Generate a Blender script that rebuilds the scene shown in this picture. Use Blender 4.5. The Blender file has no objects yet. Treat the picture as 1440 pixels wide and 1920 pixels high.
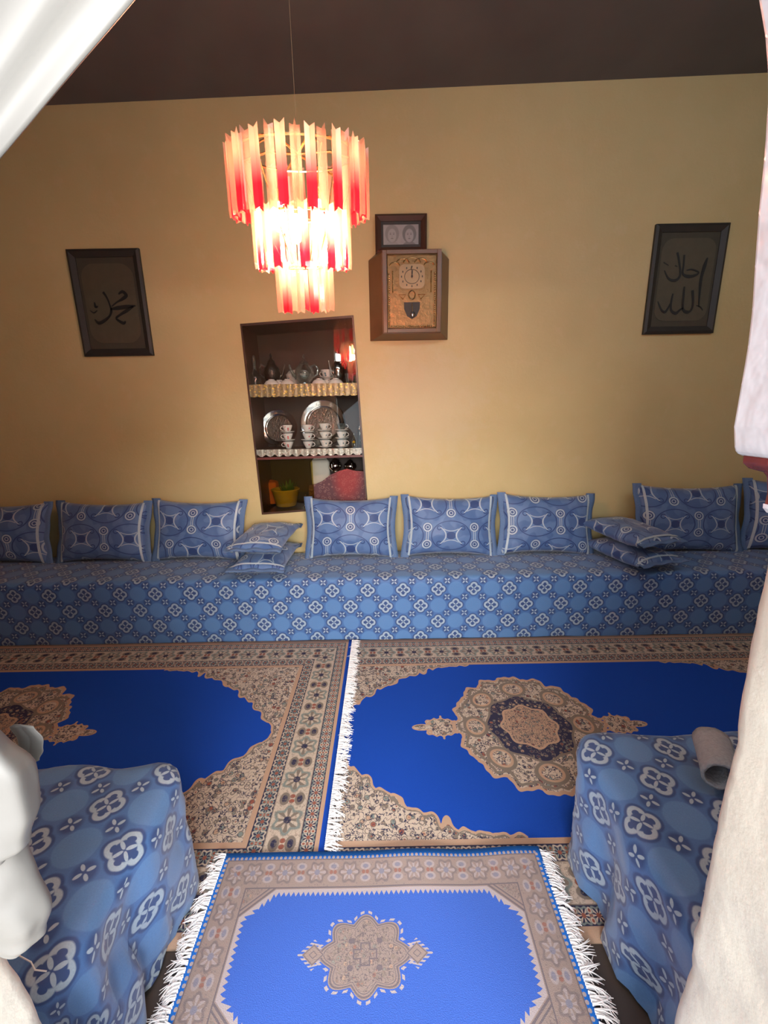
import bpy, bmesh, math, random
from mathutils import Vector, Matrix, noise
random.seed(7)
sc = bpy.context.scene
col = sc.collection
PI = math.pi

# ------------------------------------------------------------------ camera
TH = math.atan(770/3190); RL = math.radians(1.0); FPX = 770.0; CH = 1.4
cT, sT, cR, sR = math.cos(TH), math.sin(TH), math.cos(RL), math.sin(RL)
cam_d = bpy.data.cameras.new('camera'); cam = bpy.data.objects.new('camera', cam_d); col.objects.link(cam)
cam_d.sensor_fit = 'VERTICAL'; cam_d.sensor_height = 36; cam_d.lens = FPX*36/1920
cam_d.clip_start = 0.02
right0 = Vector((1, 0, 0)); up0 = Vector((0, sT, cT)); fwd = Vector((0, cT, -sT))
rt = right0*cR - up0*sR; up = up0*cR + right0*sR
m = Matrix((( rt.x, up.x, -fwd.x, 0), (rt.y, up.y, -fwd.y, 0), (rt.z, up.z, -fwd.z, CH), (0, 0, 0, 1)))
cam.matrix_world = m
sc.camera = cam
# ------------------------------------------------------------------ light and exposure
w = bpy.data.worlds.new('sky'); sc.world = w; w.use_nodes = True
wn = w.node_tree.nodes; wb = wn['Background']
wb.inputs[0].default_value = (0.80, 0.90, 1.0, 1); wb.inputs[1].default_value = 1.2
def area(name, loc, target, size, power, color, sizey=None):
    l = bpy.data.lights.new(name, 'AREA'); l.energy = power; l.color = color; l.size = size
    if sizey: l.shape = 'RECTANGLE'; l.size_y = sizey
    o = bpy.data.objects.new(name, l); col.objects.link(o); o.location = loc
    o.rotation_euler = (Vector(target)-Vector(loc)).to_track_quat('-Z', 'Y').to_euler()
    return o
area('daylight_low', (0.1, -8.0, 3.1), (0.0, 0.5, 1.2), 9.5, 2350, (1.0, 0.97, 0.92), 2.6)
area('daylight_high', (0.1, -4.5, 6.6), (0.0, 1.2, 0.2), 5.0, 590, (0.88, 0.94, 1.0), 3.0)
area('indoor_fill_light', (0.1, 0.47, 2.90), (0.0, 2.9, 1.7), 5.0, 33, (0.80, 0.90, 1.0), 0.3)  # added fill lamp inside the room, lifts the back wall; no opening there
sc.view_settings.view_transform = 'Standard'; sc.view_settings.look = 'None'
sc.view_settings.exposure = 0.0; sc.view_settings.gamma = 1.0; sc.view_settings.use_curve_mapping = False

# ------------------------------------------------------------------ pixel of the photo -> point on a plane
def ray(px, py):
    a = (px-720)/FPX; b = (960-py)/FPX
    return Vector((a*cR+b*sR, cT+(b*cR-a*sR)*sT, (b*cR-a*sR)*cT-sT))
def onY(px, py, y=2.9):
    r = ray(px, py); t = y/r.y; return Vector((r.x*t, y, CH+r.z*t))
def onZ(px, py, z=0.0):
    r = ray(px, py); t = (z-CH)/r.z; return Vector((r.x*t, r.y*t, z))

# ------------------------------------------------------------------ node expression helper
class NT:
    def __init__(s, name):
        s.m = bpy.data.materials.new(name); s.m.use_nodes = True; s.t = s.m.node_tree
        s.n = s.t.nodes; s.l = s.t.links; s.b = s.n['Principled BSDF']; s.out = s.n['Material Output']
    def node(s, ty, **kw):
        n = s.n.new(ty)
        for k, v in kw.items(): setattr(n, k, v)
        return n
    def put(s, inp, v):
        if isinstance(v, V): s.l.new(v.s, inp)
        elif isinstance(v, bpy.types.NodeSocket): s.l.new(v, inp)
        else: inp.default_value = v
    def uv(s):
        n = s.node('ShaderNodeTexCoord'); x = s.node('ShaderNodeSeparateXYZ'); s.l.new(n.outputs['UV'], x.inputs[0])
        s.coord = n.outputs['UV']
        return V(s, x.outputs[0]), V(s, x.outputs[1])
    def obj(s):
        n = s.node('ShaderNodeTexCoord'); x = s.node('ShaderNodeSeparateXYZ'); s.l.new(n.outputs['Object'], x.inputs[0])
        s.coord = n.outputs['Object']
        return V(s, x.outputs[0]), V(s, x.outputs[1]), V(s, x.outputs[2])
    def vec(s, x, y, z=0.0):
        n = s.node('ShaderNodeCombineXYZ'); s.put(n.inputs[0], x); s.put(n.inputs[1], y); s.put(n.inputs[2], z); return n.outputs[0]
    def noise(s, co, scale, detail=3.0, rough=0.5):
        n = s.node('ShaderNodeTexNoise'); s.l.new(co, n.inputs['Vector']); n.inputs['Scale'].default_value = scale
        n.inputs['Detail'].default_value = detail; n.inputs['Roughness'].default_value = rough
        return V(s, n.outputs['Fac'] if 'Fac' in n.outputs else n.outputs[0])
    def voro(s, co, scale, feature='F1', rnd=1.0):
        n = s.node('ShaderNodeTexVoronoi', feature=feature); s.l.new(co, n.inputs['Vector']); n.inputs['Scale'].default_value = scale
        n.inputs['Randomness'].default_value = rnd
        d = V(s, n.outputs['Distance'])
        if feature == 'DISTANCE_TO_EDGE': return d, None
        x = s.node('ShaderNodeSeparateColor'); s.l.new(n.outputs['Color'], x.inputs[0])
        return d, V(s, x.outputs[0])
    def mix(s, f, a, b):
        n = s.node('ShaderNodeMix', data_type='RGBA'); s.put(n.inputs[0], f)
        for i, c in ((6, a), (7, b)):
            if isinstance(c, tuple): n.inputs[i].default_value = (*c[:3], 1)
            else: s.l.new(c, n.inputs[i])
        return n.outputs[2]
    def ramp(s, f, stops, interp='CONSTANT'):
        n = s.node('ShaderNodeValToRGB'); e = n.color_ramp; e.interpolation = interp; s.put(n.inputs[0], f)
        while len(e.elements) < len(stops): e.elements.new(0.5)
        for el, (p, c) in zip(e.elements, stops): el.position = p; el.color = (*c, 1)
        return n.outputs[0]
    def color(s, c):
        if isinstance(c, tuple): s.b.inputs['Base Color'].default_value = (*c[:3], 1)
        else: s.l.new(c, s.b.inputs['Base Color'])
    def bump(s, h, strength=0.3, dist=0.01):
        n = s.node('ShaderNodeBump'); s.put(n.inputs['Height'], h); n.inputs['Strength'].default_value = strength
        n.inputs['Distance'].default_value = dist; s.l.new(n.outputs[0], s.b.inputs['Normal'])
    def rough(s, r, metal=0.0, spec=0.5):
        s.put(s.b.inputs['Roughness'], r); s.b.inputs['Metallic'].default_value = metal
        s.b.inputs['Specular IOR Level'].default_value = spec
class V:
    def __init__(s, t, sock): s.t = t; s.s = sock
    def _m(s, op, *a, clamp=False):
        n = s.t.n.new('ShaderNodeMath'); n.operation = op; n.use_clamp = clamp
        s.t.l.new(s.s, n.inputs[0])
        for i, v in enumerate(a):
            if isinstance(v, V): s.t.l.new(v.s, n.inputs[i+1])
            else: n.inputs[i+1].default_value = float(v)
        return V(s.t, n.outputs[0])
    def __add__(s, o): return s._m('ADD', o)
    __radd__ = __add__
    def __sub__(s, o): return s._m('SUBTRACT', o)
    def __rsub__(s, o): return s._m('MULTIPLY_ADD', -1.0, o)
    def __mul__(s, o): return s._m('MULTIPLY', o)
    __rmul__ = __mul__
    def __truediv__(s, o): return s._m('DIVIDE', o)
    def __pow__(s, o): return s._m('POWER', o)
    def abs(s): return s._m('ABSOLUTE')
    def fr(s): return s._m('FRACT')
    def cen(s, p=1.0, off=0.0):            # position inside a repeat of period p, centred
        return ((s*(1.0/p)+(0.5+off)).fr()-0.5)*p
    def min(s, o): return s._m('MINIMUM', o)
    def max(s, o): return s._m('MAXIMUM', o)
    def sin(s): return s._m('SINE')
    def cos(s): return s._m('COSINE')
    def sqrt(s): return s._m('SQRT')
    def at2(s, o): return s._m('ARCTAN2', o)
    def lt(s, v, w=0.0):                   # 1 where s < v, soft over w
        if w <= 0: return s._m('LESS_THAN', v)
        return ((v - s) if isinstance(v, V) else (s*(-1.0)+float(v)))._m('MULTIPLY_ADD', 1.0/w, 0.5, clamp=True)
    def gt(s, v, w=0.0): return 1.0 - s.lt(v, w)
    def clamp(s): return s._m('ADD', 0.0, clamp=True)
def leng(x, y): return (x*x+y*y).sqrt()
def ell(x, y, a, b): return leng(x*(1.0/a), y*(1.0/b))

def plain(name, c, rough=0.6, metal=0.0, var=0.12, scale=14.0, bump=0.08, spec=0.5, emis=None, es=0.0):
    t = NT(name); t.obj(); n = t.noise(t.coord, scale, 3)
    d = tuple(max(0, x*(1-var)) for x in c); e = tuple(min(1, x*(1+var)) for x in c)
    t.color(t.mix(n, d, e)); t.rough(rough, metal, spec)
    if bump: t.bump(n, bump, 0.01)
    if emis: t.b.inputs['Emission Color'].default_value = (*emis, 1); t.b.inputs['Emission Strength'].default_value = es
    return t.m
def srgb(r, g, b):
    f = lambda v: (v/255/12.92) if v <= 10 else ((v/255+0.055)/1.055)**2.4
    return (f(r), f(g), f(b))

# ------------------------------------------------------------------ mesh helpers
def mesh_obj(name, verts, faces, mat=None, parent=None, smooth=False, uvs=None, loc=None):
    me = bpy.data.meshes.new(name); me.from_pydata([tuple(v) for v in verts], [], faces); me.update()
    if mat:
        for mm in (mat if isinstance(mat, (list, tuple)) else [mat]): me.materials.append(mm)
    if uvs:
        L = me.uv_layers.new(name='UVMap')
        for lp in me.loops: L.data[lp.index].uv = uvs[lp.vertex_index]
    if smooth:
        for p in me.polygons: p.use_smooth = True
    o = bpy.data.objects.new(name, me); col.objects.link(o)
    if parent: o.parent = parent
    if loc: o.location = loc
    return o
def tag(o, label=None, cat=None, group=None, kind=None):
    if label: o['label'] = label
    if cat: o['category'] = cat
    if group: o['group'] = group
    if kind: o['kind'] = kind
    return o
def thing(name, loc, label, cat, group=None, rz=0.0):
    o = bpy.data.objects.new(name, None); col.objects.link(o); o.location = loc; o.rotation_euler = (0, 0, rz)
    o.empty_display_size = 0.05
    return tag(o, label, cat, group)
def copy_tree(o, parent=None):
    c = o.copy(); col.objects.link(c)
    if parent: c.parent = parent
    for ch in list(o.children): copy_tree(ch, c)
    return c
class MB:
    def __init__(s): s.v = []; s.f = []
    def add(s, verts, faces):
        b = len(s.v); s.v += [Vector(v) for v in verts]; s.f += [tuple(i+b for i in f) for f in faces]; return s
    def box(s, x0, x1, y0, y1, z0, z1):
        return s.add([(x0,y0,z0),(x1,y0,z0),(x1,y1,z0),(x0,y1,z0),(x0,y0,z1),(x1,y0,z1),(x1,y1,z1),(x0,y1,z1)],
                     [(0,3,2,1),(4,5,6,7),(0,1,5,4),(1,2,6,5),(2,3,7,6),(3,0,4,7)])
    def lathe(s, prof, n=24, c=(0,0,0), cap=True):
        b = []
        for r, z in prof:
            for i in range(n):
                a = 2*PI*i/n; b.append((c[0]+r*math.cos(a), c[1]+r*math.sin(a), c[2]+z))
        f = []
        for k in range(len(prof)-1):
            for i in range(n):
                j = (i+1) % n; f.append((k*n+i, k*n+j, (k+1)*n+j, (k+1)*n+i))
        if cap:
            f.append(tuple(range(n))[::-1]); f.append(tuple((len(prof)-1)*n+i for i in range(n)))
        return s.add(b, f)
    def tube(s, pts, r, n=8, closed=False):
        pts = [Vector(p) for p in pts]; N = len(pts); rr = r if isinstance(r, (list, tuple)) else [r]*N
        b = []; f = []; ref = None
        for k, p in enumerate(pts):
            if closed: d = pts[(k+1) % N]-pts[k-1]
            else: d = pts[min(k+1, N-1)]-pts[max(k-1, 0)]
            d.normalize()
            if ref is None: ref = Vector((0,0,1)) if abs(d.z) < 0.9 else Vector((1,0,0))
            e1 = d.cross(ref); e1.normalize(); e2 = d.cross(e1); ref = e1.cross(d)
            for i in range(n):
                a = 2*PI*i/n; b.append(p+e1*(rr[k]*math.cos(a))+e2*(rr[k]*math.sin(a)))
        M = N if closed else N-1
        for k in range(M):
            for i in range(n):
                j = (i+1) % n; q = (k+1) % N; f.append((k*n+i, k*n+j, q*n+j, q*n+i))
        if not closed: f.append(tuple(range(n))[::-1]); f.append(tuple((N-1)*n+i for i in range(n)))
        return s.add(b, f)
    def prism(s, pts, d):                  # closed outline pts, extruded by vector d
        n = len(pts); d = Vector(d); pts = [Vector(p) for p in pts]
        return s.add(pts+[p+d for p in pts], [tuple(range(n))[::-1], tuple(range(n, 2*n))]+[(i, (i+1) % n, n+(i+1) % n, n+i) for i in range(n)])
    def build(s, name, mat=None, parent=None, smooth=False, uvf=None, bevel=0, loc=None):
        o = mesh_obj(name, s.v, s.f, mat, parent, smooth, [uvf(v) for v in s.v] if uvf else None, loc)
        if bevel:
            bm = bmesh.new(); bm.from_mesh(o.data)
            bmesh.ops.recalc_face_normals(bm, faces=bm.faces)
            bmesh.ops.bevel(bm, geom=list(bm.edges), offset=bevel, segments=2, affect='EDGES', profile=0.6); bm.to_mesh(o.data); bm.free()
        elif True:
            bm = bmesh.new(); bm.from_mesh(o.data); bmesh.ops.recalc_face_normals(bm, faces=bm.faces); bm.to_mesh(o.data); bm.free()
        if smooth:
            o.data.set_sharp_from_angle(angle=math.radians(40)) if hasattr(o.data, 'set_sharp_from_angle') else None
        return o
def fbm(x, y, z=0.0): return noise.fractal(Vector((x, y, z)), 1.0, 2.0, 3)

# ------------------------------------------------------------------ materials
def wall_mat():
    t = NT('ochre_plaster'); x, y, z = t.obj()
    n1 = t.noise(t.coord, 1.3, 4, 0.6); n2 = t.noise(t.coord, 9, 5, 0.65); n3 = t.noise(t.coord, 60, 3)
    c = t.mix(n1, (0.53, 0.405, 0.18), (0.68, 0.555, 0.30))
    # paler re-plastered patch to the right of the cupboard
    d = ell(x-0.25, z-1.45, 0.55, 0.45)+(n2-0.5)*1.4
    c = t.mix(d.lt(0.75, 0.5)*0.45, c, (0.66, 0.55, 0.36))
    c = t.mix((n2.gt(0.62, 0.1))*0.25, c, (0.66, 0.52, 0.30))
    t.color(c); t.rough(0.5, 0, 0.35); t.bump(n2*0.7+n3*0.3, 0.25, 0.012); return t.m
M_wall = wall_mat()
M_ceil = plain('dark_ceiling_paint', (0.13, 0.125, 0.13), 0.8, var=0.2, scale=3)
M_floor = plain('dark_floor_tile', (0.06, 0.048, 0.042), 0.5)
M_ground = plain('courtyard_cement', (0.45, 0.42, 0.38), 0.8)
def jamb_mat():
    t = NT('cream_outdoor_plaster'); x, y, z = t.obj(); n = t.noise(t.coord, 14, 6, 0.65); n2 = t.noise(t.coord, 70, 3)
    c = t.mix(n, (0.70, 0.66, 0.58), (0.80, 0.77, 0.69)); t.color(t.mix(n2.gt(0.68, 0.05)*0.5, c, (0.84, 0.82, 0.76)))
    t.rough(0.45); t.bump(n*0.9+n2*0.1, 0.35, 0.008); return t.m
M_jamb = jamb_mat()
M_whitepaint = plain('glossy_white_paint', (0.72, 0.72, 0.80), 0.22, var=0.06, scale=22, bump=0.45)
M_redpaint = plain('oxide_red_paint', (0.16, 0.035, 0.035), 0.25, var=0.3, scale=30, bump=0.3)
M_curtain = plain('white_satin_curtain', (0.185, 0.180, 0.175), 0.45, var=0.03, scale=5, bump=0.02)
M_wood = plain('dark_brown_wood', (0.075, 0.035, 0.022), 0.35, var=0.3, scale=9)
M_caseW = plain('clock_case_wood', (0.17, 0.085, 0.04), 0.3, var=0.25, scale=9)
M_black = plain('black_frame_wood', (0.030, 0.026, 0.022), 0.55, var=0.2)
M_mat = plain('olive_mount_board', (0.060, 0.052, 0.036), 0.8, var=0.15, scale=20)
M_mat2 = plain('olive_panel_paint', (0.085, 0.072, 0.045), 0.7, var=0.15, scale=20)
M_ink = plain('black_calligraphy_ink', (0.012, 0.012, 0.012), 0.5)
M_brass = plain('dark_brass_plate', (0.24, 0.135, 0.06), 0.42, 1.0, var=0.25, scale=40, bump=0.4)
M_gold = plain('stamped_brass', (0.90, 0.60, 0.28), 0.25, 1.0, var=0.15, scale=30, bump=0.3)
M_golddull = plain('matte_gold_dial', (0.34, 0.22, 0.11), 0.4, 0.4, var=0.2, scale=20)
M_silver = plain('polished_silver', (0.62, 0.60, 0.58), 0.12, 1.0, var=0.1, scale=20, bump=0.1)
M_silverd = plain('engraved_silver', (0.10, 0.085, 0.075), 0.3, 1.0, var=0.35, scale=90, bump=0.4)
M_porc = plain('white_porcelain', (0.80, 0.80, 0.78), 0.15, var=0.03)
M_grey = plain('grey_towelling', (0.30, 0.315, 0.35), 0.95, var=0.2, scale=120, bump=0.5)
M_yellow = plain('yellow_plastic', (0.50, 0.33, 0.01), 0.35)
M_green = plain('green_leaf', (0.05, 0.14, 0.02), 0.5)
M_orange = plain('orange_fabric', (0.55, 0.12, 0.02), 0.7)
M_cream = plain('cream_cloth', (0.62, 0.58, 0.50), 0.8)
M_fringe = plain('white_wool_fringe', (0.82, 0.80, 0.80), 0.9, var=0.06, scale=200)
M_rimwhite = plain('pale_ribbon', (0.42, 0.50, 0.56), 0.5, var=0.2, scale=180)
M_cushedge = plain('blue_cushion_border', (0.10, 0.17, 0.32), 0.7, var=0.2, scale=150)

def floral_cup(tint, name):
    t = NT(name); x, y, z = t.obj(); n = t.voro(t.coord, 55, 'F1')
    t.color(t.mix(n[0].lt(0.36, 0.1)*n[1].gt(0.45), (0.80, 0.80, 0.78), tint)); t.rough(0.12); return t.m
M_cupR = floral_cup((0.65, 0.12, 0.14), 'porcelain_pink_flowers')
M_cupB = floral_cup((0.12, 0.25, 0.32), 'porcelain_blue_flowers')

def glassy(name, tint=(1, 1, 1), ior=1.5, rough=0.0, body=0.0):
    t = NT(name); t.obj()
    tr = t.node('ShaderNodeBsdfTransparent'); tr.inputs[0].default_value = (*tint, 1)
    g = t.node('ShaderNodeBsdfGlossy'); g.inputs['Roughness'].default_value = rough; g.inputs[0].default_value = (1, 1, 1, 1)
    f = t.node('ShaderNodeFresnel'); f.inputs[0].default_value = ior
    mx = t.node('ShaderNodeMixShader'); t.l.new(f.outputs[0], mx.inputs[0]); t.l.new(tr.outputs[0], mx.inputs[1]); t.l.new(g.outputs[0], mx.inputs[2])
    last = mx
    if body:
        dd = t.node('ShaderNodeBsdfTranslucent'); dd.inputs[0].default_value = (*tint, 1)
        m2 = t.node('ShaderNodeMixShader'); m2.inputs[0].default_value = body
        t.l.new(mx.outputs[0], m2.inputs[1]); t.l.new(dd.outputs[0], m2.inputs[2]); last = m2
    t.n.remove(t.b); t.l.new(last.outputs[0], t.out.inputs[0]); return t.m
M_pane = glassy('window_glass', (0.97, 0.98, 0.97), 1.5)
M_glass = glassy('cut_glass', (0.80, 0.86, 0.84), 1.9, 0.03, 0.12)
M_amber = glassy('dark_smoked_glass', (0.80, 0.74, 0.42), 1.5)

def prism_mat(name, pink):
    t = NT(name); x, y, z = t.obj()
    f = z.lt(-0.085, 0.09) if pink else z.lt(-9.0, 0.1)
    c = t.mix(f, (0.95, 0.72, 0.62), (1.0, 0.08, 0.15))
    tr = t.node('ShaderNodeBsdfTransparent'); t.l.new(c, tr.inputs[0])
    tl = t.node('ShaderNodeBsdfTranslucent'); t.l.new(c, tl.inputs[0])
    df = t.node('ShaderNodeBsdfDiffuse'); t.l.new(c, df.inputs[0])
    g = t.node('ShaderNodeBsdfGlossy'); g.inputs['Roughness'].default_value = 0.08; g.inputs[0].default_value = (1, 0.97, 0.93, 1)
    lw = t.node('ShaderNodeLayerWeight'); lw.inputs[0].default_value = 0.35; fr = V(t, lw.outputs['Facing'])._m('POWER', 3.0)*0.35+0.03
    a = t.node('ShaderNodeMixShader'); a.inputs[0].default_value = 0.45; t.l.new(tl.outputs[0], a.inputs[1]); t.l.new(df.outputs[0], a.inputs[2])
    b = t.node('ShaderNodeMixShader'); b.inputs[0].default_value = 0.48 if pink else 0.22; t.l.new(tr.outputs[0], b.inputs[1]); t.l.new(a.outputs[0], b.inputs[2])
    d = t.node('ShaderNodeMixShader'); t.l.new(fr.s, d.inputs[0]); t.l.new(b.outputs[0], d.inputs[1]); t.l.new(g.outputs[0], d.inputs[2])
    t.n.remove(t.b); t.l.new(d.outputs[0], t.out.inputs[0]); return t.m
M_prC = prism_mat('clear_prism_glass', False); M_prP = prism_mat('pink_tipped_prism_glass', True)

def banquette_mat():
    """blue brocade of the seats: quatrefoils on a square lattice, plain discs and small crosses between them"""
    t = NT('blue_brocade_seat'); u, v = t.uv(); P = 0.218
    u = u*(1/P); v = v*(1/P)
    def quat(x, y):
        ax = x.abs(); ay = y.abs(); mj = ax.max(ay); mn = ax.min(ay)
        body = leng(mj-0.098, mn)-0.100
        q1 = (ax+ay)*0.7071; q2 = (ax-ay)*0.7071
        pet = ell(q1-0.064, q2, 0.052, 0.020)            # four little diagonal petals
        seed = ell(mj-0.118, mn, 0.030, 0.040)            # dark seed inside each lobe
        return body, pet, seed
    A = quat(u.cen(), v.cen()); B = quat(u.cen(1, .5), v.cen(1, .5))
    body = A[0].min(B[0]); pet = A[1].min(B[1]); seed = A[2].min(B[2]); mjr = leng(u.cen(), v.cen()).min(leng(u.cen(1, .5), v.cen(1, .5)))
    dx = ell(u.cen(1, .5), v.cen(), 1, 1); dy = ell(u.cen(), v.cen(1, .5), 1, 1); disc = dx.min(dy)
    cx = u.cen(0.5, .5); cy = v.cen(0.5, .5); ax = cx.abs(); ay = cy.abs()
    cp = ell((ax+ay)*0.7071-0.060, (ax-ay)*0.7071, 0.040, 0.019)
    crd = leng(cx, cy)
    n = t.noise(t.vec(u*P, v*P), 260, 2); n2 = t.noise(t.vec(u*P, v*P), 5, 3)
    mid = (0.065, 0.160, 0.39); lite = (0.105, 0.235, 0.48); dark = (0.028, 0.062, 0.19); pale = (0.40, 0.49, 0.57)
    c = t.mix(disc.lt(0.225, 0.02), mid, lite)
    c = t.mix(body.lt(0.035, 0.02), c, dark)
    c = t.mix(crd.lt(0.115, 0.05), c, dark)
    c = t.mix(body.lt(0.0, 0.015), c, pale)
    c = t.mix(seed.lt(1.0, 0.2), c, dark)
    c = t.mix((mjr).lt(0.112, 0.015), c, dark)
    c = t.mix(pet.lt(1.0, 0.2), c, pale)
    c = t.mix(cp.lt(1.0, 0.25), c, pale)
    c2 = t.mix(n*0.35, c, dark)
    t.color(t.mix(n2.gt(0.6, .4)*0.12, c2, lite)); t.rough(0.55, 0, 0.4)
    t.b.inputs['Sheen Weight'].default_value = 0.25
    t.bump(n, 0.15, 0.003); return t.m
M_seat = banquette_mat()

def cushion_mat():
    t = NT('blue_brocade_cushion'); u, v = t.uv()
    def parts(u, v):
        x = u.cen(0.33); y = v.cen(0.46); ax = x.abs(); ay = y.abs()
        xf = ((ax-(ay*ay*10+0.036)).abs()-0.0050).max(ay-0.062)
        xb = ((ay-(ax*ax*6+0.034)).abs()-0.0028).max(ax-0.052)
        core = ell(x, y, 0.026, 0.022)
        x2 = u.cen(0.33, .5).abs(); y2 = (ay-0.062)
        r = leng(x2, y2)
        ring = ((r-0.028).abs()-0.0050); ring2 = ((r-0.012).abs()-0.003); pupil = r-0.032
        ch = ((x2-0.0065).abs()-0.0022).max(ay-0.036)
        og = ((leng(x*0.72, y*0.9)-0.098).abs()-0.003)      # dark ogee outline
        return xf.min(xb), core, ring.min(ring2).min(ch), pupil, og
    A = parts(u, v); B = parts(u+0.165, v+0.23)
    pale = A[0].min(B[0]).min(A[2]).min(B[2]); core = A[1].min(B[1]); pupil = A[3].min(B[3]); og = A[4].min(B[4])
    sm = ell(u.cen(0.165, .5), v.cen(0.115, .5), 0.018, 0.018)
    n = t.noise(t.vec(u, v), 300, 2)
    mid = (0.080, 0.15, 0.33); lite = (0.12, 0.205, 0.40); dark = (0.028, 0.06, 0.19); palec = (0.46, 0.54, 0.62)
    c = t.mix(t.noise(t.vec(u, v), 9, 1).gt(0.5, 0.04), mid, lite)
    c = t.mix(((sm-0.8).abs()).lt(0.2, 0.1), c, dark)
    c = t.mix(og.lt(0.0, 0.002), c, dark)
    c = t.mix(core.lt(1.3, 0.15), c, dark); c = t.mix(pupil.lt(0.004, 0.002), c, dark)
    c = t.mix(pale.lt(0.0, 0.002), c, palec)
    t.color(t.mix(n*0.3, c, dark)); t.rough(0.5, 0, 0.4); t.b.inputs['Sheen Weight'].default_value = 0.25
    t.bump(n, 0.15, 0.003); return t.m
M_cush = cushion_mat()

CREAM = (0.56, 0.46, 0.37); PEACH = (0.50, 0.33, 0.23); NAVY = (0.035, 0.035, 0.075); TAUPE = (0.22, 0.18, 0.15); SAGE = (0.22, 0.26, 0.24); RUST = (0.30, 0.10, 0.07); BLUE = (0.004, 0.055, 0.42)
def floral(t, u, v, scale, ground=CREAM):
    co = t.vec(u, v)
    d, c = t.voro(co, scale); e, _ = t.voro(co, scale, 'DISTANCE_TO_EDGE')
    pal = t.ramp(c, [(0.0, ground), (0.30, TAUPE), (0.48, SAGE), (0.62, RUST), (0.72, ground), (0.86, PEACH)])
    col_ = t.mix(d.gt(0.42, 0.05), pal, ground)
    col_ = t.mix(((d-0.42).abs()).lt(0.06, 0.03), col_, TAUPE)
    col_ = t.mix(d.lt(0.13, 0.04), col_, RUST)
    w = t.noise(co, scale*1.3, 2)
    return t.mix(((w-0.5).abs()).lt(0.022, 0.015), col_, NAVY)
def rosette(t, a, b, p, bw, ground, c1, c2, c3):
    """a row of flowers: a along the band (period p), b across it (half width bw)"""
    x = a.cen(p); r = leng(x, b); th = b.at2(x)
    rr = r-(th*6).cos()*(bw*0.12)
    c = t.mix(rr.lt(bw*0.80, bw*0.1), ground, c1)
    c = t.mix(rr.lt(bw*0.60, bw*0.1), c, ground)
    c = t.mix(((th*8).cos().gt(0.0, 0.3))*rr.lt(bw*0.62), c, c2)
    c = t.mix(r.lt(bw*0.22, bw*0.05), c, c3)
    x2 = a.cen(p, .5); ax = x2.abs()
    q = ell(x2, b.abs()-bw*0.45, p*0.16, bw*0.30); c = t.mix(q.lt(1, .15), c, c2); c = t.mix(q.lt(0.55, .15), c, c3)
    q2 = ell(ax-p*0.06, b, p*0.05, bw*0.16); return t.mix(q2.lt(1, .2), c, RUST)
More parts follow.
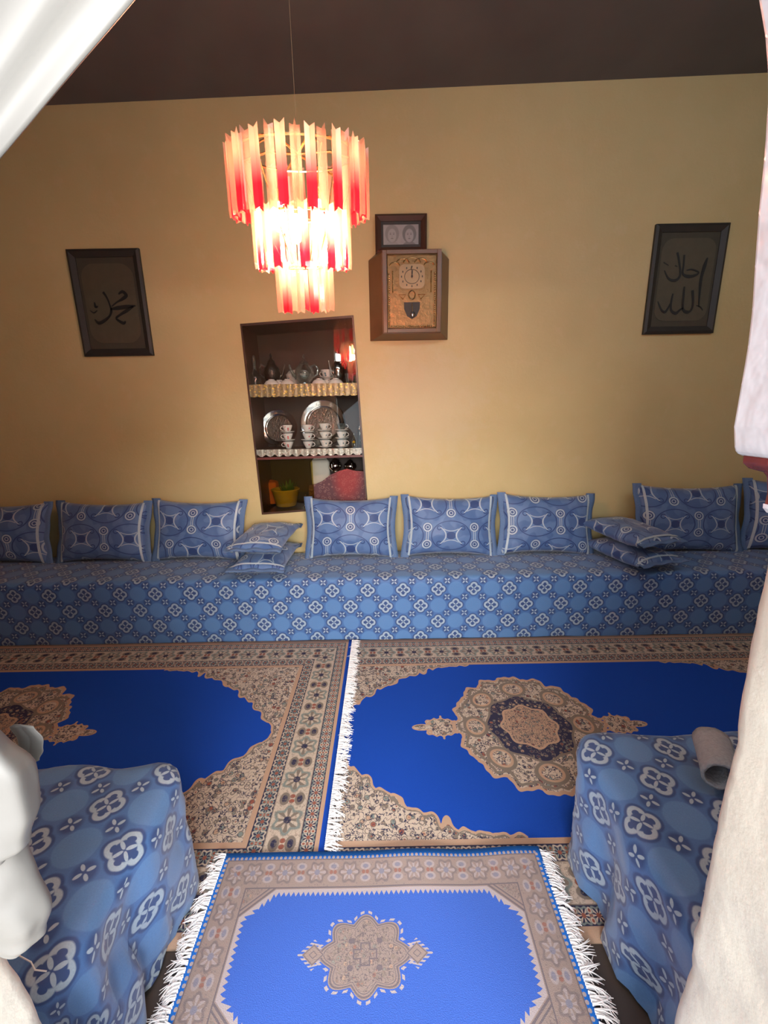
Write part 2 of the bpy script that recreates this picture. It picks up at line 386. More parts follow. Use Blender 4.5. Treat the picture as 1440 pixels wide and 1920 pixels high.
def carpet_mat(name, x0, x1, y0, y1, mx, my, sp_l, sp_r, flip=1):
    """Persian carpet. bounds in metres, medallion centre mx,my, corner piece lengths at both ends"""
    t = NT(name); u, v = t.uv()
    dx = (u-x0).min(x1-u); dy = (v-y0).min(y1-v); d = dx.min(dy)
    side = dx.lt(dy)                        # 1 on the short-end borders
    a = side*v+(1.0-side)*u
    HI = (y1-y0)/2-0.28
    blue = t.mix(t.noise(t.vec(u, v), 300, 2), (0.003, 0.05, 0.40), (0.006, 0.075, 0.47))
    fl = floral(t, u, v, 42); fl2 = floral(t, u, v, 75, PEACH)
    # corner pieces
    vv = (1.0-(((v-(y0+y1)/2).abs())*(1.0/HI))).clamp()*HI           # distance from long inner side
    ul = (u-(x0+0.28)).max(0.0); ur = ((x1-0.28)-u).max(0.0)
    def sp(uu, L):
        k = (1.0-(uu*(1.0/L)).clamp()); wob = ((uu*55).sin().abs()+(uu*131).sin()*0.25)*0.017+((v*77).sin()*0.010)
        return vv-(k*k*(HI*1.03)+wob*(uu.lt(L)))
    s1 = sp(ul, sp_l).min(sp(ur, sp_r))
    c = t.mix(s1.lt(0.0), blue, fl)
    c = t.mix((s1+0.008).abs().lt(0.008), c, PEACH); c = t.mix((s1+0.022).abs().lt(0.004), c, TAUPE)
    # medallion
    X = u-mx; Y = v-my; r = leng(X, Y*0.97); th = Y.at2(X)
    lob = r*(1.0/0.33)-((th*8).cos().abs()*0.07+(th*22).cos()*0.022+(th*47).cos()*0.01)
    pend = ell(X.abs()-0.405, Y, 0.075, 0.062)-((Y*170).cos()*0.10+(X*190).cos()*0.08)
    tip = ell(X.abs()-0.49, Y, 0.045, 0.020); neck = ell(X.abs()-0.335, Y, 0.05, 0.02)
    pp = pend.min(tip).min(neck)
    c = t.mix(pp.lt(1.0), c, PEACH); c = t.mix(pp.lt(0.78), c, fl)
    c = t.mix(lob.lt(0.98), c, PEACH); c = t.mix(lob.lt(0.93), c, fl)
    sc8 = ell(((th*1.2732).cen(1.0))*0.20, r-0.245, 0.058, 0.048)      # scroll cartouches round the rim
    c = t.mix((sc8-1.0).abs().lt(0.15, 0.05), c, TAUPE); c = t.mix((sc8-0.78).abs().lt(0.10, .04), c, PEACH)
    c = t.mix((lob-0.885).abs().lt(0.02), c, TAUPE)
    r2 = r-((th*8).cos()*0.008); fd = floral(t, u, v, 60, NAVY)
    c = t.mix(r2.lt(0.185), c, fd); c = t.mix((r2-0.187).abs().lt(0.005), c, TAUPE)
    c = t.mix(r2.lt(0.120), c, fl2); c = t.mix((r2-0.120).abs().lt(0.005), c, PEACH)
    # borders
    bands = [(0.280, PEACH), ]
    c = t.mix(d.lt(0.280), c, PEACH)
    z1 = rosette(t, a, d-0.232, 0.05, 0.030, NAVY, CREAM, SAGE, RUST); c = t.mix(d.lt(0.260), c, z1)
    c = t.mix(d.lt(0.206), c, TAUPE)
    z2 = rosette(t, a, d-0.145, 0.165, 0.062, CREAM, SAGE, TAUPE, NAVY); z2 = t.mix(((t.noise(t.vec(u, v), 60, 2)-0.5).abs()).lt(0.02, .01)*0.6, z2, TAUPE)
    c = t.mix(d.lt(0.203), c, z2)
    c = t.mix(d.lt(0.088), c, TAUPE)
    z3 = rosette(t, a, d-0.060, 0.042, 0.028, NAVY, SAGE, CREAM, RUST); c = t.mix(d.lt(0.085), c, z3)
    c = t.mix(d.lt(0.035), c, PEACH)
    c = t.mix(dx.lt(0.020), c, blue)
    n = t.noise(t.vec(u, v), 420, 2); t.color(t.mix(n*0.25, c, (0.03, 0.025, 0.025))); t.rough(0.92, 0, 0.15); t.bump(n, 0.3, 0.004)
    return t.m

def mat_rug():
    t = NT('small_rug_pile'); u, v = t.uv(); W, H = 0.512, 0.262
    dx = W-u.abs(); dy = H-v.abs(); d = dx.min(dy); side = dx.lt(dy); a = side*v+(1.0-side)*u
    blue = t.mix(t.noise(t.vec(u, v), 300, 2), (0.035, 0.10, 0.46), (0.06, 0.15, 0.56)); edge = (0.01, 0.15, 0.60)
    ground = (0.31, 0.24, 0.215); out = (0.17, 0.14, 0.155); pale = (0.43, 0.37, 0.38)
    # field with cut corners, toothed edge
    cut = ((u.abs()*0.78+v.abs())-0.404)*0.79; fld = (d*(-1.0)+0.105).max(cut+0.0)
    tooth = ((a*(1.0/0.0145)).cen(1.0).abs())*0.024
    tooth2 = (((u-v)*(1.0/0.0145)).cen(1.0).abs())*0.024
    c = blue
    c = t.mix((fld+0.016+(side*0)-tooth*(-1.0)).gt(0.006), c, pale)
    n1 = floral(t, u, v, 75, ground)
    c = t.mix(fld.gt(-0.003), c, ground); c = t.mix((fld-0.002).abs().lt(0.0025), c, out)
    c = t.mix(((cut-0.012).abs().lt(0.002))*(d.gt(0.105)), c, out)
    c = t.mix(fld.gt(0.018)*d.gt(0.105), c, t.mix(0.45, ground, n1))
    band = rosette(t, a, d-0.062, 0.100, 0.037, ground, out, pale, (0.20, 0.22, 0.32))
    band = t.mix(0.35, band, ground); n2 = t.voro(t.vec(u, v), 90)[0]; band = t.mix(n2.lt(0.22, .08)*0.4, band, out)
    c = t.mix(d.lt(0.103), c, band); c = t.mix((d-0.1035).abs().lt(0.0018), c, out); c = t.mix((d-0.024).abs().lt(0.0015), c, out)
    c = t.mix(d.lt(0.022), c, edge)
    dots = leng(a.cen(0.014), d-0.018); c = t.mix(dots.lt(0.0045), c, pale)
    # medallion with two pendants
    X = u+0.043; Y = v*1.30; r = leng(X*0.92, Y); th = Y.at2(X)
    lob = r-((th*4).cos().abs()*0.012+(th*8).cos()*0.006)
    halo = (lob-0.103-((th*30).cos()*0.004)).abs()
    pd = (X.abs()-0.137).abs()+Y.abs(); pd = ell(X.abs()-0.137, Y, 0.026, 0.024); pdd = ((X.abs()-0.137).abs()+Y.abs())
    c = t.mix(((lob-0.104).abs().lt(0.004))*((th*34).cos().gt(0.0)), c, pale)
    c = t.mix((pdd.lt(0.042))*((th*90).cos().gt(0.0)), c, pale)
    c = t.mix((X.abs()-0.113).abs().lt(0.005)*(Y.abs().lt(0.005)), c, pale)
    c = t.mix(lob.lt(0.096), c, ground); c = t.mix((lob-0.090).abs().lt(0.0025), c, out); c = t.mix((lob-0.082).abs().lt(0.0012), c, out)
    c = t.mix(lob.lt(0.078), c, t.mix(0.55, ground, n1))
    cr = (X.abs().max(Y.abs())-0.030).max((X.abs().min(Y.abs()))-0.012); c = t.mix(cr.abs().lt(0.002), c, out)
    xc = leng(X.abs()-0.038, Y.abs()-0.036); c = t.mix(xc.lt(0.008), c, out)
    c = t.mix(pdd.lt(0.030), c, ground); c = t.mix((pdd-0.026).abs().lt(0.002), c, out); c = t.mix((pdd-0.010).abs().lt(0.0015), c, out)
    n = t.noise(t.vec(u, v), 420, 2); t.color(t.mix(n*0.22, c, (0.05, 0.045, 0.06))); t.rough(0.9, 0, 0.2); t.bump(n, 0.3, 0.003)
    return t.m

# ================================================================== the setting
NC = [onY(450, 607), onY(663, 591), onY(690, 950), onY(491, 965)]       # cupboard opening: top left, top right, bottom right, bottom left
XL, XR, YB, YF = -3.5, 3.5, 2.9, 0.45
def back_wall():
    # outer ring then the hole; a slab 0.45 thick with the hole going through its front
    ox = [XL, -0.95, -0.10, XR]
    mb = MB()
    o = [(XL, YB, 0), (XR, YB, 0), (XR, YB, 3.5), (XL, YB, 3.5)]
    h = [NC[3], NC[2], NC[1], NC[0]]
    v = o+[tuple(p) for p in h]
    f = [(0, 1, 5, 4), (1, 2, 6, 5), (2, 3, 7, 6), (3, 0, 4, 7)]
    v += [(p[0], YB+0.34, p[2]) for p in h]; f += [(4, 5, 9, 8), (5, 6, 10, 9), (6, 7, 11, 10), (7, 4, 8, 11), (8, 9, 10, 11)]
    v += [(x, YB+0.45, z) for x, y, z in o]; f += [(12, 13, 1, 0), (13, 14, 2, 1), (14, 15, 3, 2), (15, 12, 0, 3), (15, 14, 13, 12)]
    mb.add(v, f); return mb.build('wall_back', M_wall)
tag(back_wall(), kind='structure')
tag(MB().box(XL-0.2, XL, YF-0.25, YB+0.45, 0, 3.5).build('wall_left', M_wall), kind='structure')
tag(MB().box(XR, XR+0.2, YF-0.25, YB+0.45, 0, 3.5).build('wall_right', M_wall), kind='structure')
tag(MB().box(XL-0.2, XR+0.2, YF-0.25, YB+0.45, -0.15, 0).build('floor', M_floor), kind='structure')
# the ceiling climbs slightly to the right, as its edge does in the photograph
cz = lambda x: 3.225+0.023*x
tag(MB().add([(XL, .2, cz(XL)), (XR, .2, cz(XR)), (XR, YB, cz(XR)), (XL, YB, cz(XL)), (XL, .2, 3.6), (XR, .2, 3.6), (XR, YB, 3.6), (XL, YB, 3.6)],
    [(0,3,2,1),(4,5,6,7),(0,1,5,4),(1,2,6,5),(2,3,7,6),(3,0,4,7)]).build('ceiling', M_ceil), kind='structure')
tag(MB().box(-4, 4, -5, YF-0.25, -0.2, -0.02).build('ground', M_ground), kind='structure')

def rough_slab(name, x_in, z0, z1, xout, sgn, parent=None):
    """wall slab beside the doorway whose inner reveal is uneven plaster with a worn, rounded edge"""
    NZ, prof = 90, []
    y0, y1, r = YF-0.25, YF, 0.022
    pr = [(0.6, y0)]+[(0, y0+r)] if False else None
    pts = [(xout, y0)]
    pts += [(r*1.0, y0)]+[(r*(1-math.sin(a)), y0+r*(1-math.cos(a))) for a in (0.4, 0.8, 1.2, PI/2)]
    pts += [(0, y0+r+(y1-y0-2*r)*k/8) for k in range(1, 9)]
    pts += [(r*(1-math.cos(a)), y1-r+r*math.sin(a)) for a in (0.4, 0.8, 1.2, PI/2)]+[(xout, y1)]
    v, f = [], []
    n = len(pts)
    for k in range(NZ+1):
        z = z0+(z1-z0)*k/NZ; xi = x_in(z)
        for i, (dx, y) in enumerate(pts):
            wob = 0.0 if i in (0, n-1) else (fbm(y*9, z*6, sgn*3.1)*0.008+fbm(y*30, z*34, 5)*0.0035)
            X = xi+sgn*dx if i not in (0, n-1) else sgn*xout
            v.append((X+wob, y, z))
    for k in range(NZ):
        for i in range(n-1): f.append((k*n+i, k*n+i+1, (k+1)*n+i+1, (k+1)*n+i))
        f.append((k*n+n-1, k*n, (k+1)*n, (k+1)*n+n-1))
    f.append(tuple(range(n))); f.append(tuple(NZ*n+i for i in range(n)))
    mb = MB().add(v, f); return mb.build(name, M_jamb, parent, smooth=True)
wf = MB().box(XL-0.2, XR+0.2, YF-0.25, YF, 2.15, 3.5).build('wall_front', M_jamb); tag(wf, kind='structure')
tag(MB().box(-1.4, 1.3, -0.55, YF-0.252, 2.36, 2.44).build('added_canopy_1', M_jamb), kind='structure')  # unseen canopy over the doorway, added to keep high daylight off the curtain
def xin_l(z): return -0.583 if z > 0.66 else (-0.583+(0.66-z)*0.20)
s1 = rough_slab('wall_front_left', xin_l, 0, 2.15, 3.7, -1); tag(s1, kind='structure')
s2 = rough_slab('wall_front_right', lambda z: 0.445 if z < 0.98 else 0.445-(z-0.98)*0.06, 0, 2.15, 3.7, 1); tag(s2, kind='structure')

# white painted upper door leaf on the right reveal, folded back, with the red rail under it
d1 = tag(bpy.data.objects.new('door_1', None), kind='structure'); col.objects.link(d1); d1.location = (0.40, 0.38, 1.36)
def rel(p, o): return Vector(p)-Vector(o.location)
edge = [(1375, 838), (1374, 800), (1381, 760), (1388, 720), (1400, 650), (1408, 580), (1413, 500), (1420, 400), (1430, 300), (1437, 200), (1437, 130), (1432, 70), (1420, 0), (1405, -80), (1380, -200)]
pts = [onY(*p, 0.42) for p in edge]
bot = [onY(*p, 0.42) for p in [(1440, 860), (1410, 857), (1390, 855), (1381, 851), (1377, 846)]]
xr = 0.43
outl = [Vector((xr, 0.42, bot[0].z+0.002))]+bot+pts+[Vector((xr, 0.42, pts[-1].z))]
mb = MB().prism([rel(p, d1) for p in outl], (0, -0.05, 0)); pn = mb.build('panel', M_whitepaint, d1, bevel=0.003)
rb = [onY(*p, 0.415) for p in [(1392, 853), (1391, 868), (1402, 878), (1425, 884), (1440, 888), (1440, 850)]]
rb = [rel(p, d1) for p in rb]; rb[-1].x += .0; rb[-2].x += .0
MB().prism(rb, (0, -0.03, 0)).build('rail', M_redpaint, d1, bevel=0.002)
rb = [onY(*p, 0.41) for p in [(1427, 883), (1436, 893), (1437, 925), (1431, 948), (1436, 958), (1462, 960), (1462, 884)]]
MB().prism([rel(p, d1) for p in rb], (0, -0.03, 0)).build('hinge_block', M_redpaint, d1, bevel=0.002)
rb = [onY(*p, 0.41) for p in [(1431, 944), (1430, 952), (1437, 961), (1462, 966), (1462, 956), (1440, 954)]]
tag(MB().prism([rel(p, d1) for p in rb], (0, -0.03, 0)).build('plaster_chip', M_whitepaint, d1), 'chipped white plaster rim')

# ================================================================== seats
def draped(name, x0, x1, y0, y1, H, r, parent, mat, fold=0.008, rc=0.05, step=0.03, freq=22, seed=0.0, z0=0.0, slump=0.0, skirt=0.0):
    cx, cy = (x0+x1)/2, (y0+y1)/2; hx, hy = (x1-x0)/2, (y1-y0)/2
    def outline():
        pts = []
        def seg(ax, ay, bx, by):
            L = math.hypot(bx-ax, by-ay); n = max(1, int(L/step)); nx, ny = (by-ay)/L, -(bx-ax)/L
            for i in range(n): k = i/n; pts.append((ax+(bx-ax)*k, ay+(by-ay)*k, nx, ny))
        def arc(ox, oy, a0):
            for i in range(5): a = a0+PI/2*i/5; pts.append((ox+rc*math.cos(a), oy+rc*math.sin(a), math.cos(a), math.sin(a)))
        seg(hx, -hy+rc, hx, hy-rc); arc(hx-rc, hy-rc, 0)
        seg(hx-rc, hy, -hx+rc, hy); arc(-hx+rc, hy-rc, PI/2)
        seg(-hx, hy-rc, -hx, -hy+rc); arc(-hx+rc, -hy+rc, PI)
        seg(-hx+rc, -hy, hx-rc, -hy); arc(hx-rc, -hy+rc, 3*PI/2)
        return pts
    O = outline(); N = len(O); v = []; uv = []; f = []
    prof = []                               # (inset, z, path length from the top edge)
    nz = 12
    for k in range(nz): prof.append((-skirt*(1-k/nz), z0+(H-r-z0)*k/nz, (H-r)*(1-k/nz)+r*0.57))
    for k in range(5):
        a = PI/2*k/4; prof.append((r*(1-math.cos(a)), H-r+r*math.sin(a), r*1.57*(1-k/4)-r))
    for ins, z, pl in prof:
        per = 0.0
        for i, (x, y, nx, ny) in enumerate(O):
            px, py, _, _ = O[i-1]; per += math.hypot(x-px, y-py) if i else 0
            low = max(0.0, 1-(z-z0)/(H-z0))
            A = fold*(0.25+low*1.6) if z < H-0.001 else 0
            wv = A*(math.sin(per*freq+2.2*fbm(per*2, z*2, seed))*0.6+fbm(per*6+seed, z*3.0, seed)*1.2)
            wv += 0.35*A*fbm(per*20, z*18, seed+7)
            wv = min(wv, skirt+0.012) if ins >= -1 else wv
            zz = z-slump*abs(fbm((cx+x)*3, (cy+y)*3, seed))*(1 if z > H-r else 0)
            v.append((cx+x-nx*ins+nx*wv, cy+y-ny*ins+ny*wv, zz)); e = pl+r if ins <= 0 else (r-ins)
            uv.append((cx+x+nx*(pl if z <= H-r+1e-6 else r*1.57-(r*1.57)*(math.asin(min(1, (z-(H-r))/r))/(PI/2))-r)-0*nx, cy+y+ny*(pl if z <= H-r+1e-6 else r*1.57*(1-math.asin(min(1, (z-(H-r))/r))/(PI/2))-r)))
    K = len(prof)
    for k in range(K-1):
        for i in range(N): j = (i+1) % N; f.append((k*N+i, k*N+j, (k+1)*N+j, (k+1)*N+i))
    # top: rings shrinking to the middle line
    base = (K-1)*N; steps = 6; prev = base
    for q in range(1, steps+1):
        tt = q/steps; b = len(v)
        for i, (x, y, nx, ny) in enumerate(O):
            X0, Y0, Z0 = v[base+i]; hw = hx-r; hh = hy-r
            mnh = min(hw, hh)
            tx = cx+max(-(hw-mnh), min(hw-mnh, X0-cx)) if hw > hh else cx
            ty = cy+max(-(hh-mnh), min(hh-mnh, Y0-cy)) if hh >= hw else cy
            X = X0+(tx-X0)*tt; Y = Y0+(ty-Y0)*tt
            v.append((X, Y, H+0.010*math.sin(PI*tt/2)-slump*abs(fbm(X*3, Y*3, seed))+0.002*fbm(X*12, Y*12, seed))); uv.append((X, Y))
        for i in range(N): j = (i+1) % N; f.append((prev+i, prev+j, b+j, b+i))
        prev = b
    me = mesh_obj(name, v, f, mat, parent, True, uv)
    bm = bmesh.new(); bm.from_mesh(me.data); bmesh.ops.remove_doubles(bm, verts=bm.verts, dist=1e-5); bmesh.ops.recalc_face_normals(bm, faces=bm.faces); bm.to_mesh(me.data); bm.free()
    return me

def banquette(nm, label, x0, x1, y0, y1, H, **kw):
    t = thing(nm, ((x0+x1)/2, (y0+y1)/2, 0), label, 'sofa')
    t['category'] = 'sofa'
    L = t.location
    b = draped('cover', x0-L.x, x1-L.x, y0-L.y, y1-L.y, H, parent=t, mat=M_seat, **kw)
    b2 = MB().box(x0-L.x+.05, x1-L.x-.05, y0-L.y+.05, y1-L.y-.05, kw.get('z0', 0), H-0.08).build('base', M_wood, t)
    return t
# far sofa, its front runs slightly skew to the wall
far = banquette('banquette_sofa', 'long low blue brocade banquette sofa along the yellow back wall under the cushions', -3.45, 3.45, 2.345, 2.868, 0.42, r=0.035, fold=0.004, rc=0.03, step=0.03, freq=9, z0=0.002)
far.rotation_euler = (0, 0, 0)
left_b = banquette('banquette_sofa', 'blue brocade seat end in the lower left, beside the knotted white curtain', -2.4, -0.592, 0.49, 1.02, 0.42, r=0.045, fold=0.026, rc=0.07, step=0.02, freq=26, seed=3.0, z0=0.012, slump=0.02, skirt=0.0)
right_b = banquette('banquette_sofa', 'blue brocade seat end in the lower right, with a rolled grey towel on it', 0.575, 2.4, 0.49, 1.10, 0.42, r=0.045, fold=0.022, rc=0.07, step=0.02, freq=24, seed=9.0, z0=0.012, slump=0.012, skirt=0.0)
for o in (left_b, right_b): o.children[0].data.transform(Matrix.Translation((0, 0, 0)))
# loose threads and a torn edge on the left and right seats
def thread(par, pts, r=0.0012):
    o = MB().tube([rel(p, par) for p in pts], r, 5).build('loose_thread', M_fringe, par, smooth=True); return o
thread(left_b, [(-0.700, 0.56, 0.436), (-0.692, 0.55, 0.434), (-0.66, 0.54, 0.434), (-0.645, 0.53, 0.432), (-0.625, 0.53, 0.428)])

# ------------------------------------------------------------------ cushions
def cushion_mesh(a=0.345, b=0.215, T=0.085, seed=0.0, pat=(0.0, 0.0)):
    NU, NV = 34, 22; v = []; uv = []; f = []
    def pos(s, t, sg):
        X = a*s*(1-0.035*(1-t*t)**1.0-0.02*math.cos(PI*t)*abs(s)); Y = b*t*(1-0.10*(1-s*s)+0.04*(abs(s)**6))
        h = T*max(0.0, (1-abs(s)**2.6))**0.55*max(0.0, (1-abs(t)**2.6))**0.55
        h *= 1+0.14*fbm(s*1.6+seed, t*1.6, seed)
        h += 0.004*fbm(s*6+seed, t*6, sg)*(1-s**4)*(1-t**4)
        ear = 0.012*fbm(s*3+seed, t*3, seed+4)
        return (X, -sg*h+ear*(abs(s*t)**2), Y)
    for sg in (1, -1):
        for j in range(NV+1):
            for i in range(NU+1):
                s = -1+2*i/NU; t = -1+2*j/NV; v.append(pos(s, t, sg)); uv.append((a*s+pat[0], b*t+pat[1]))
    n1 = (NU+1)*(NV+1)
    for j in range(NV):
        for i in range(NU):
            q = j*(NU+1)+i; f.append((q, q+1, q+NU+2, q+NU+1)); f.append((n1+q, n1+q+NU+1, n1+q+NU+2, n1+q+1))
    rib = {}
    for nm, s0, s1, off in (('l', -0.93, -0.885, .0065), ('r', 0.885, 0.93, .0065)):
        rv, rf = [], []
        for j in range(NV+1):
            t = -0.99+1.98*j/NV
            for s in (s0, (s0+s1)/2, s1):
                x, y, z = pos(s, t, 1); rv.append((x, y-off, z))
            for s in (s0, (s0+s1)/2, s1):
                x, y, z = pos(s, t, -1); rv.append((x, y+off, z))
        for j in range(NV):
            for k in (0, 1): q = j*6+k; rf.append((q, q+1, q+7, q+6)); q += 3; rf.append((q, q+6, q+7, q+1))
        rib[nm] = (rv, rf)
    fl = {}
    for nm, sg in (('l', -1), ('r', 1)):
        fv, ff = [], []
        for j in range(NV+1):
            t = -1+2*j/NV; x, y, z = pos(sg, t, 1); wz = 0.004*math.sin(t*9+seed)
            zz = z*1.01
            for k, (dx, th) in enumerate(((-0.03, 0.010), (0.006, 0.005), (0.026, 0.002))):
                fv.append((x+sg*dx, y-th+wz, zz)); fv.append((x+sg*dx, y+th+wz, zz))
        n = 6
        for j in range(NV):
            q = j*n
            ff += [(q, q+2, q+n+2, q+n), (q+2, q+4, q+n+4, q+n+2), (q+1, q+n+1, q+n+3, q+3), (q+3, q+n+3, q+n+5, q+5), (q+4, q+5, q+n+5, q+n+4)]
        fl[nm] = (fv, ff)
    return v, f, uv, rib, fl
def cushion(loc, rot, label, group, seed=0.0, a=0.345, b=0.215, T=0.085, pat=(0, 0)):
    t = thing('cushion', loc, label, 'cushion', group); t.rotation_euler = rot
    v, f, uv, rib, fl = cushion_mesh(a, b, T, seed, pat)
    o = mesh_obj('cover', v, f, M_cush, t, True, uv)
    bm = bmesh.new(); bm.from_mesh(o.data); bmesh.ops.remove_doubles(bm, verts=bm.verts, dist=1e-4); bmesh.ops.recalc_face_normals(bm, faces=bm.faces); bm.to_mesh(o.data); bm.free()
    for k in 'lr':
        mesh_obj('ribbon', rib[k][0], rib[k][1], M_rimwhite, t, True)
        mesh_obj('flange', fl[k][0], fl[k][1], M_cushedge, t, True)
    return t
GC = 'blue cushions leaning on the back wall'
CU = [  # left px, right px, top py, label, pattern offset, roll
    (-95, 104, 956, 'blue brocade cushion cut off by the left edge of the picture', (.05, .1), 0.0),
    (108, 290, 953, 'blue brocade cushion, second from the left edge, standing in shade', (.12, .05), 0.02),
    (287, 465, 951, 'blue brocade cushion just left of the left stack of lying cushions', (.02, .16), 0.03),
    (570, 747, 938, 'blue brocade cushion below the right half of the crockery cupboard', (.165, -.07), 0.01),
    (750, 934, 932, 'middle blue brocade cushion right of the cupboard, between two upright ones', (.0, .07), 0.02),
    (930, 1115, 922, 'blue brocade cushion just left of the right stack of lying cushions', (.09, -.02), 0.03),
    (1184, 1392, 912, 'shaded blue brocade cushion behind the right stack of lying cushions', (.14, .04), 0.02)]
for i, (l, r_, tp, lab, pat, roll) in enumerate(CU):
    A = onY(l, tp+40, 2.76); B = onY(r_, tp+40, 2.76); wd = (B.x-A.x)/2-0.034
    tilt = -0.24
    cushion(((A.x+B.x)/2, 2.74, 0.432+(0.200 if i != 6 else .222)), (tilt, roll, 0), lab, GC, seed=i*3.3, a=wd, b=0.207 if i != 6 else 0.232, T=0.075, pat=pat)
cushion((2.85, 2.66, 0.67), (-0.22, 0, -0.35), 'dark blue cushion at the far right end of the sofa, beside the doorway edge', GC, seed=31, a=0.345, b=0.24, T=0.08, pat=(.1, .1))
# lying stacks
GS = 'lying cushions piled on the sofa'
def lying(x, y, z, rz, pitch, lab, seed, a=0.235, b=0.168, T=0.062):
    t = cushion((x, y, z), (-PI/2+0.0, 0, 0), lab, GS, seed, a, b, T, (seed*.1, .05))
    t.rotation_euler = (Matrix.Rotation(rz, 4, 'Z') @ Matrix.Rotation(pitch, 4, 'X') @ Matrix.Rotation(PI/2, 4, 'Z') @ Matrix.Rotation(PI/2, 4, 'X').inverted()).to_euler()
    return t
lying(-0.77, 2.555, 0.498, -0.02, 0.02, 'blue cushion lying flat, bottom one of the left stack', 41)
lying(-0.77, 2.565, 0.630, -0.06, 0.05, 'blue cushion lying flat, top one of the left stack', 43)
lying(1.60, 2.545, 0.498, 0.28, 0.02, 'blue cushion lying flat, bottom one of the shaded right stack', 45)
lying(1.58, 2.555, 0.630, 0.30, 0.05, 'blue cushion lying flat, top one of the shaded right stack', 47)

# ================================================================== carpets
def fringe(par, xa, xb, ya, yb, L, sgn, z, n, seed, spread=0.35, name='fringe'):
    """wool tassels along the edge (xa,ya)-(xb,yb), pointing sgn in x; built as one part, too small to pick apart"""
    rnd = random.Random(seed); mb = MB()
    for i in range(n):
        k = (i+rnd.random()*0.7)/n; x = xa+(xb-xa)*k; y = ya+(yb-ya)*k
        ang = rnd.gauss(-0.25, spread); l = L*(0.75+0.5*rnd.random())
        for q in range(4):
            a2 = ang+rnd.gauss(0, 0.22); pts = []
            for s in range(4):
                ss = s/3; pts.append((x+sgn*l*ss*math.cos(a2*ss*1.2), y+l*ss*math.sin(a2*ss*1.2)+q*0.0009, z+0.002+0.005*math.sin(ss*PI)*rnd.random()+0.0015*q*(1-ss)))
            mb.tube(pts, [0.0015, 0.0019, 0.0016, 0.0005], 4)
    return tag(mb.build(name, M_fringe, par, smooth=True), kind='stuff')
def carpet(nm, label, x0, x1, y0, y1, z, th, mat, wave=0.0, nx=60, ny=40, cat='rug', uvc=(0, 0), skew=None):
    t = thing(nm, ((x0+x1)/2, (y0+y1)/2, 0), label, cat); v = []; f = []; uv = []
    for j in range(ny+1):
        for i in range(nx+1):
            x = x0+(x1-x0)*i/nx; y = y0+(y1-y0)*j/ny; k = j/ny
            X, Y = x, y
            if skew: X, Y = skew(x, y)
            zz = z+th+wave*(0.5+0.5*math.sin(x*17+0.6))*(k**3)*(0.6+0.5*math.sin(x*5.0))
            v.append(rel((X, Y, zz), t)); uv.append((x-uvc[0], y-uvc[1]))
    n = (nx+1)
    for j in range(ny):
        for i in range(nx): q = j*n+i; f.append((q, q+1, q+n+1, q+n))
    # sides
    ring = [i for i in range(n)]+[j*n+nx for j in range(1, ny+1)]+[ny*n+i for i in range(nx-1, -1, -1)]+[j*n for j in range(ny-1, 0, -1)]
    b = len(v)
    for q in ring: p = v[q]; v.append((p[0], p[1], z+max(0, (p[2]-z-th)))); uv.append(uv[q])
    R = len(ring)
    for i in range(R): j = (i+1) % R; f.append((ring[i], b+i, b+j, ring[j]))
    mesh_obj('pile', v, f, mat, t, True, uv); return t
SX = -0.215
cy0, cy1 = 0.80, 2.335
mL = carpet_mat('blue_medallion_carpet_a', -3.45, SX, cy0, cy1, -1.86, 1.585, 0.75, 0.76)
mR = carpet_mat('blue_medallion_carpet_b', SX-0.40, 2.62, cy0, cy1, 0.645, 1.585, 0.80, 0.80)
cl = carpet('carpet', 'blue medallion carpet with beige floral borders on the left, fringed at the seam', -3.40, SX, cy0, cy1, 0.0, 0.010, mL)
cr_ = carpet('carpet', 'blue medallion carpet on the right, its whole medallion showing', SX+0.002, 2.62, cy0, cy1, 0.0, 0.007, mR)
fringe(cl, 0.0+SX-cl.location.x, SX-cl.location.x, 1.048-cl.location.y, cy1-cl.location.y-0.01, 0.052, 1, 0.009, 190, 5)
# small rug
rc = onZ(685, 1797)
sr = carpet('door_mat_rug', 'small lighter blue rug with white fringes between the two front seats', -0.536, 0.482, 0.516, 1.040, 0.0105, 0.006, mat_rug(), wave=0.010, nx=110, ny=24, uvc=(-0.027, 0.778))
fringe(sr, -0.530-sr.location.x, -0.530-sr.location.x, 0.525-sr.location.y, 1.035-sr.location.y, 0.046, -1, 0.0145, 70, 11, 0.4)
fringe(sr, 0.477-sr.location.x, 0.477-sr.location.x, 0.525-sr.location.y, 1.035-sr.location.y, 0.046, 1, 0.0145, 70, 12, 0.4)

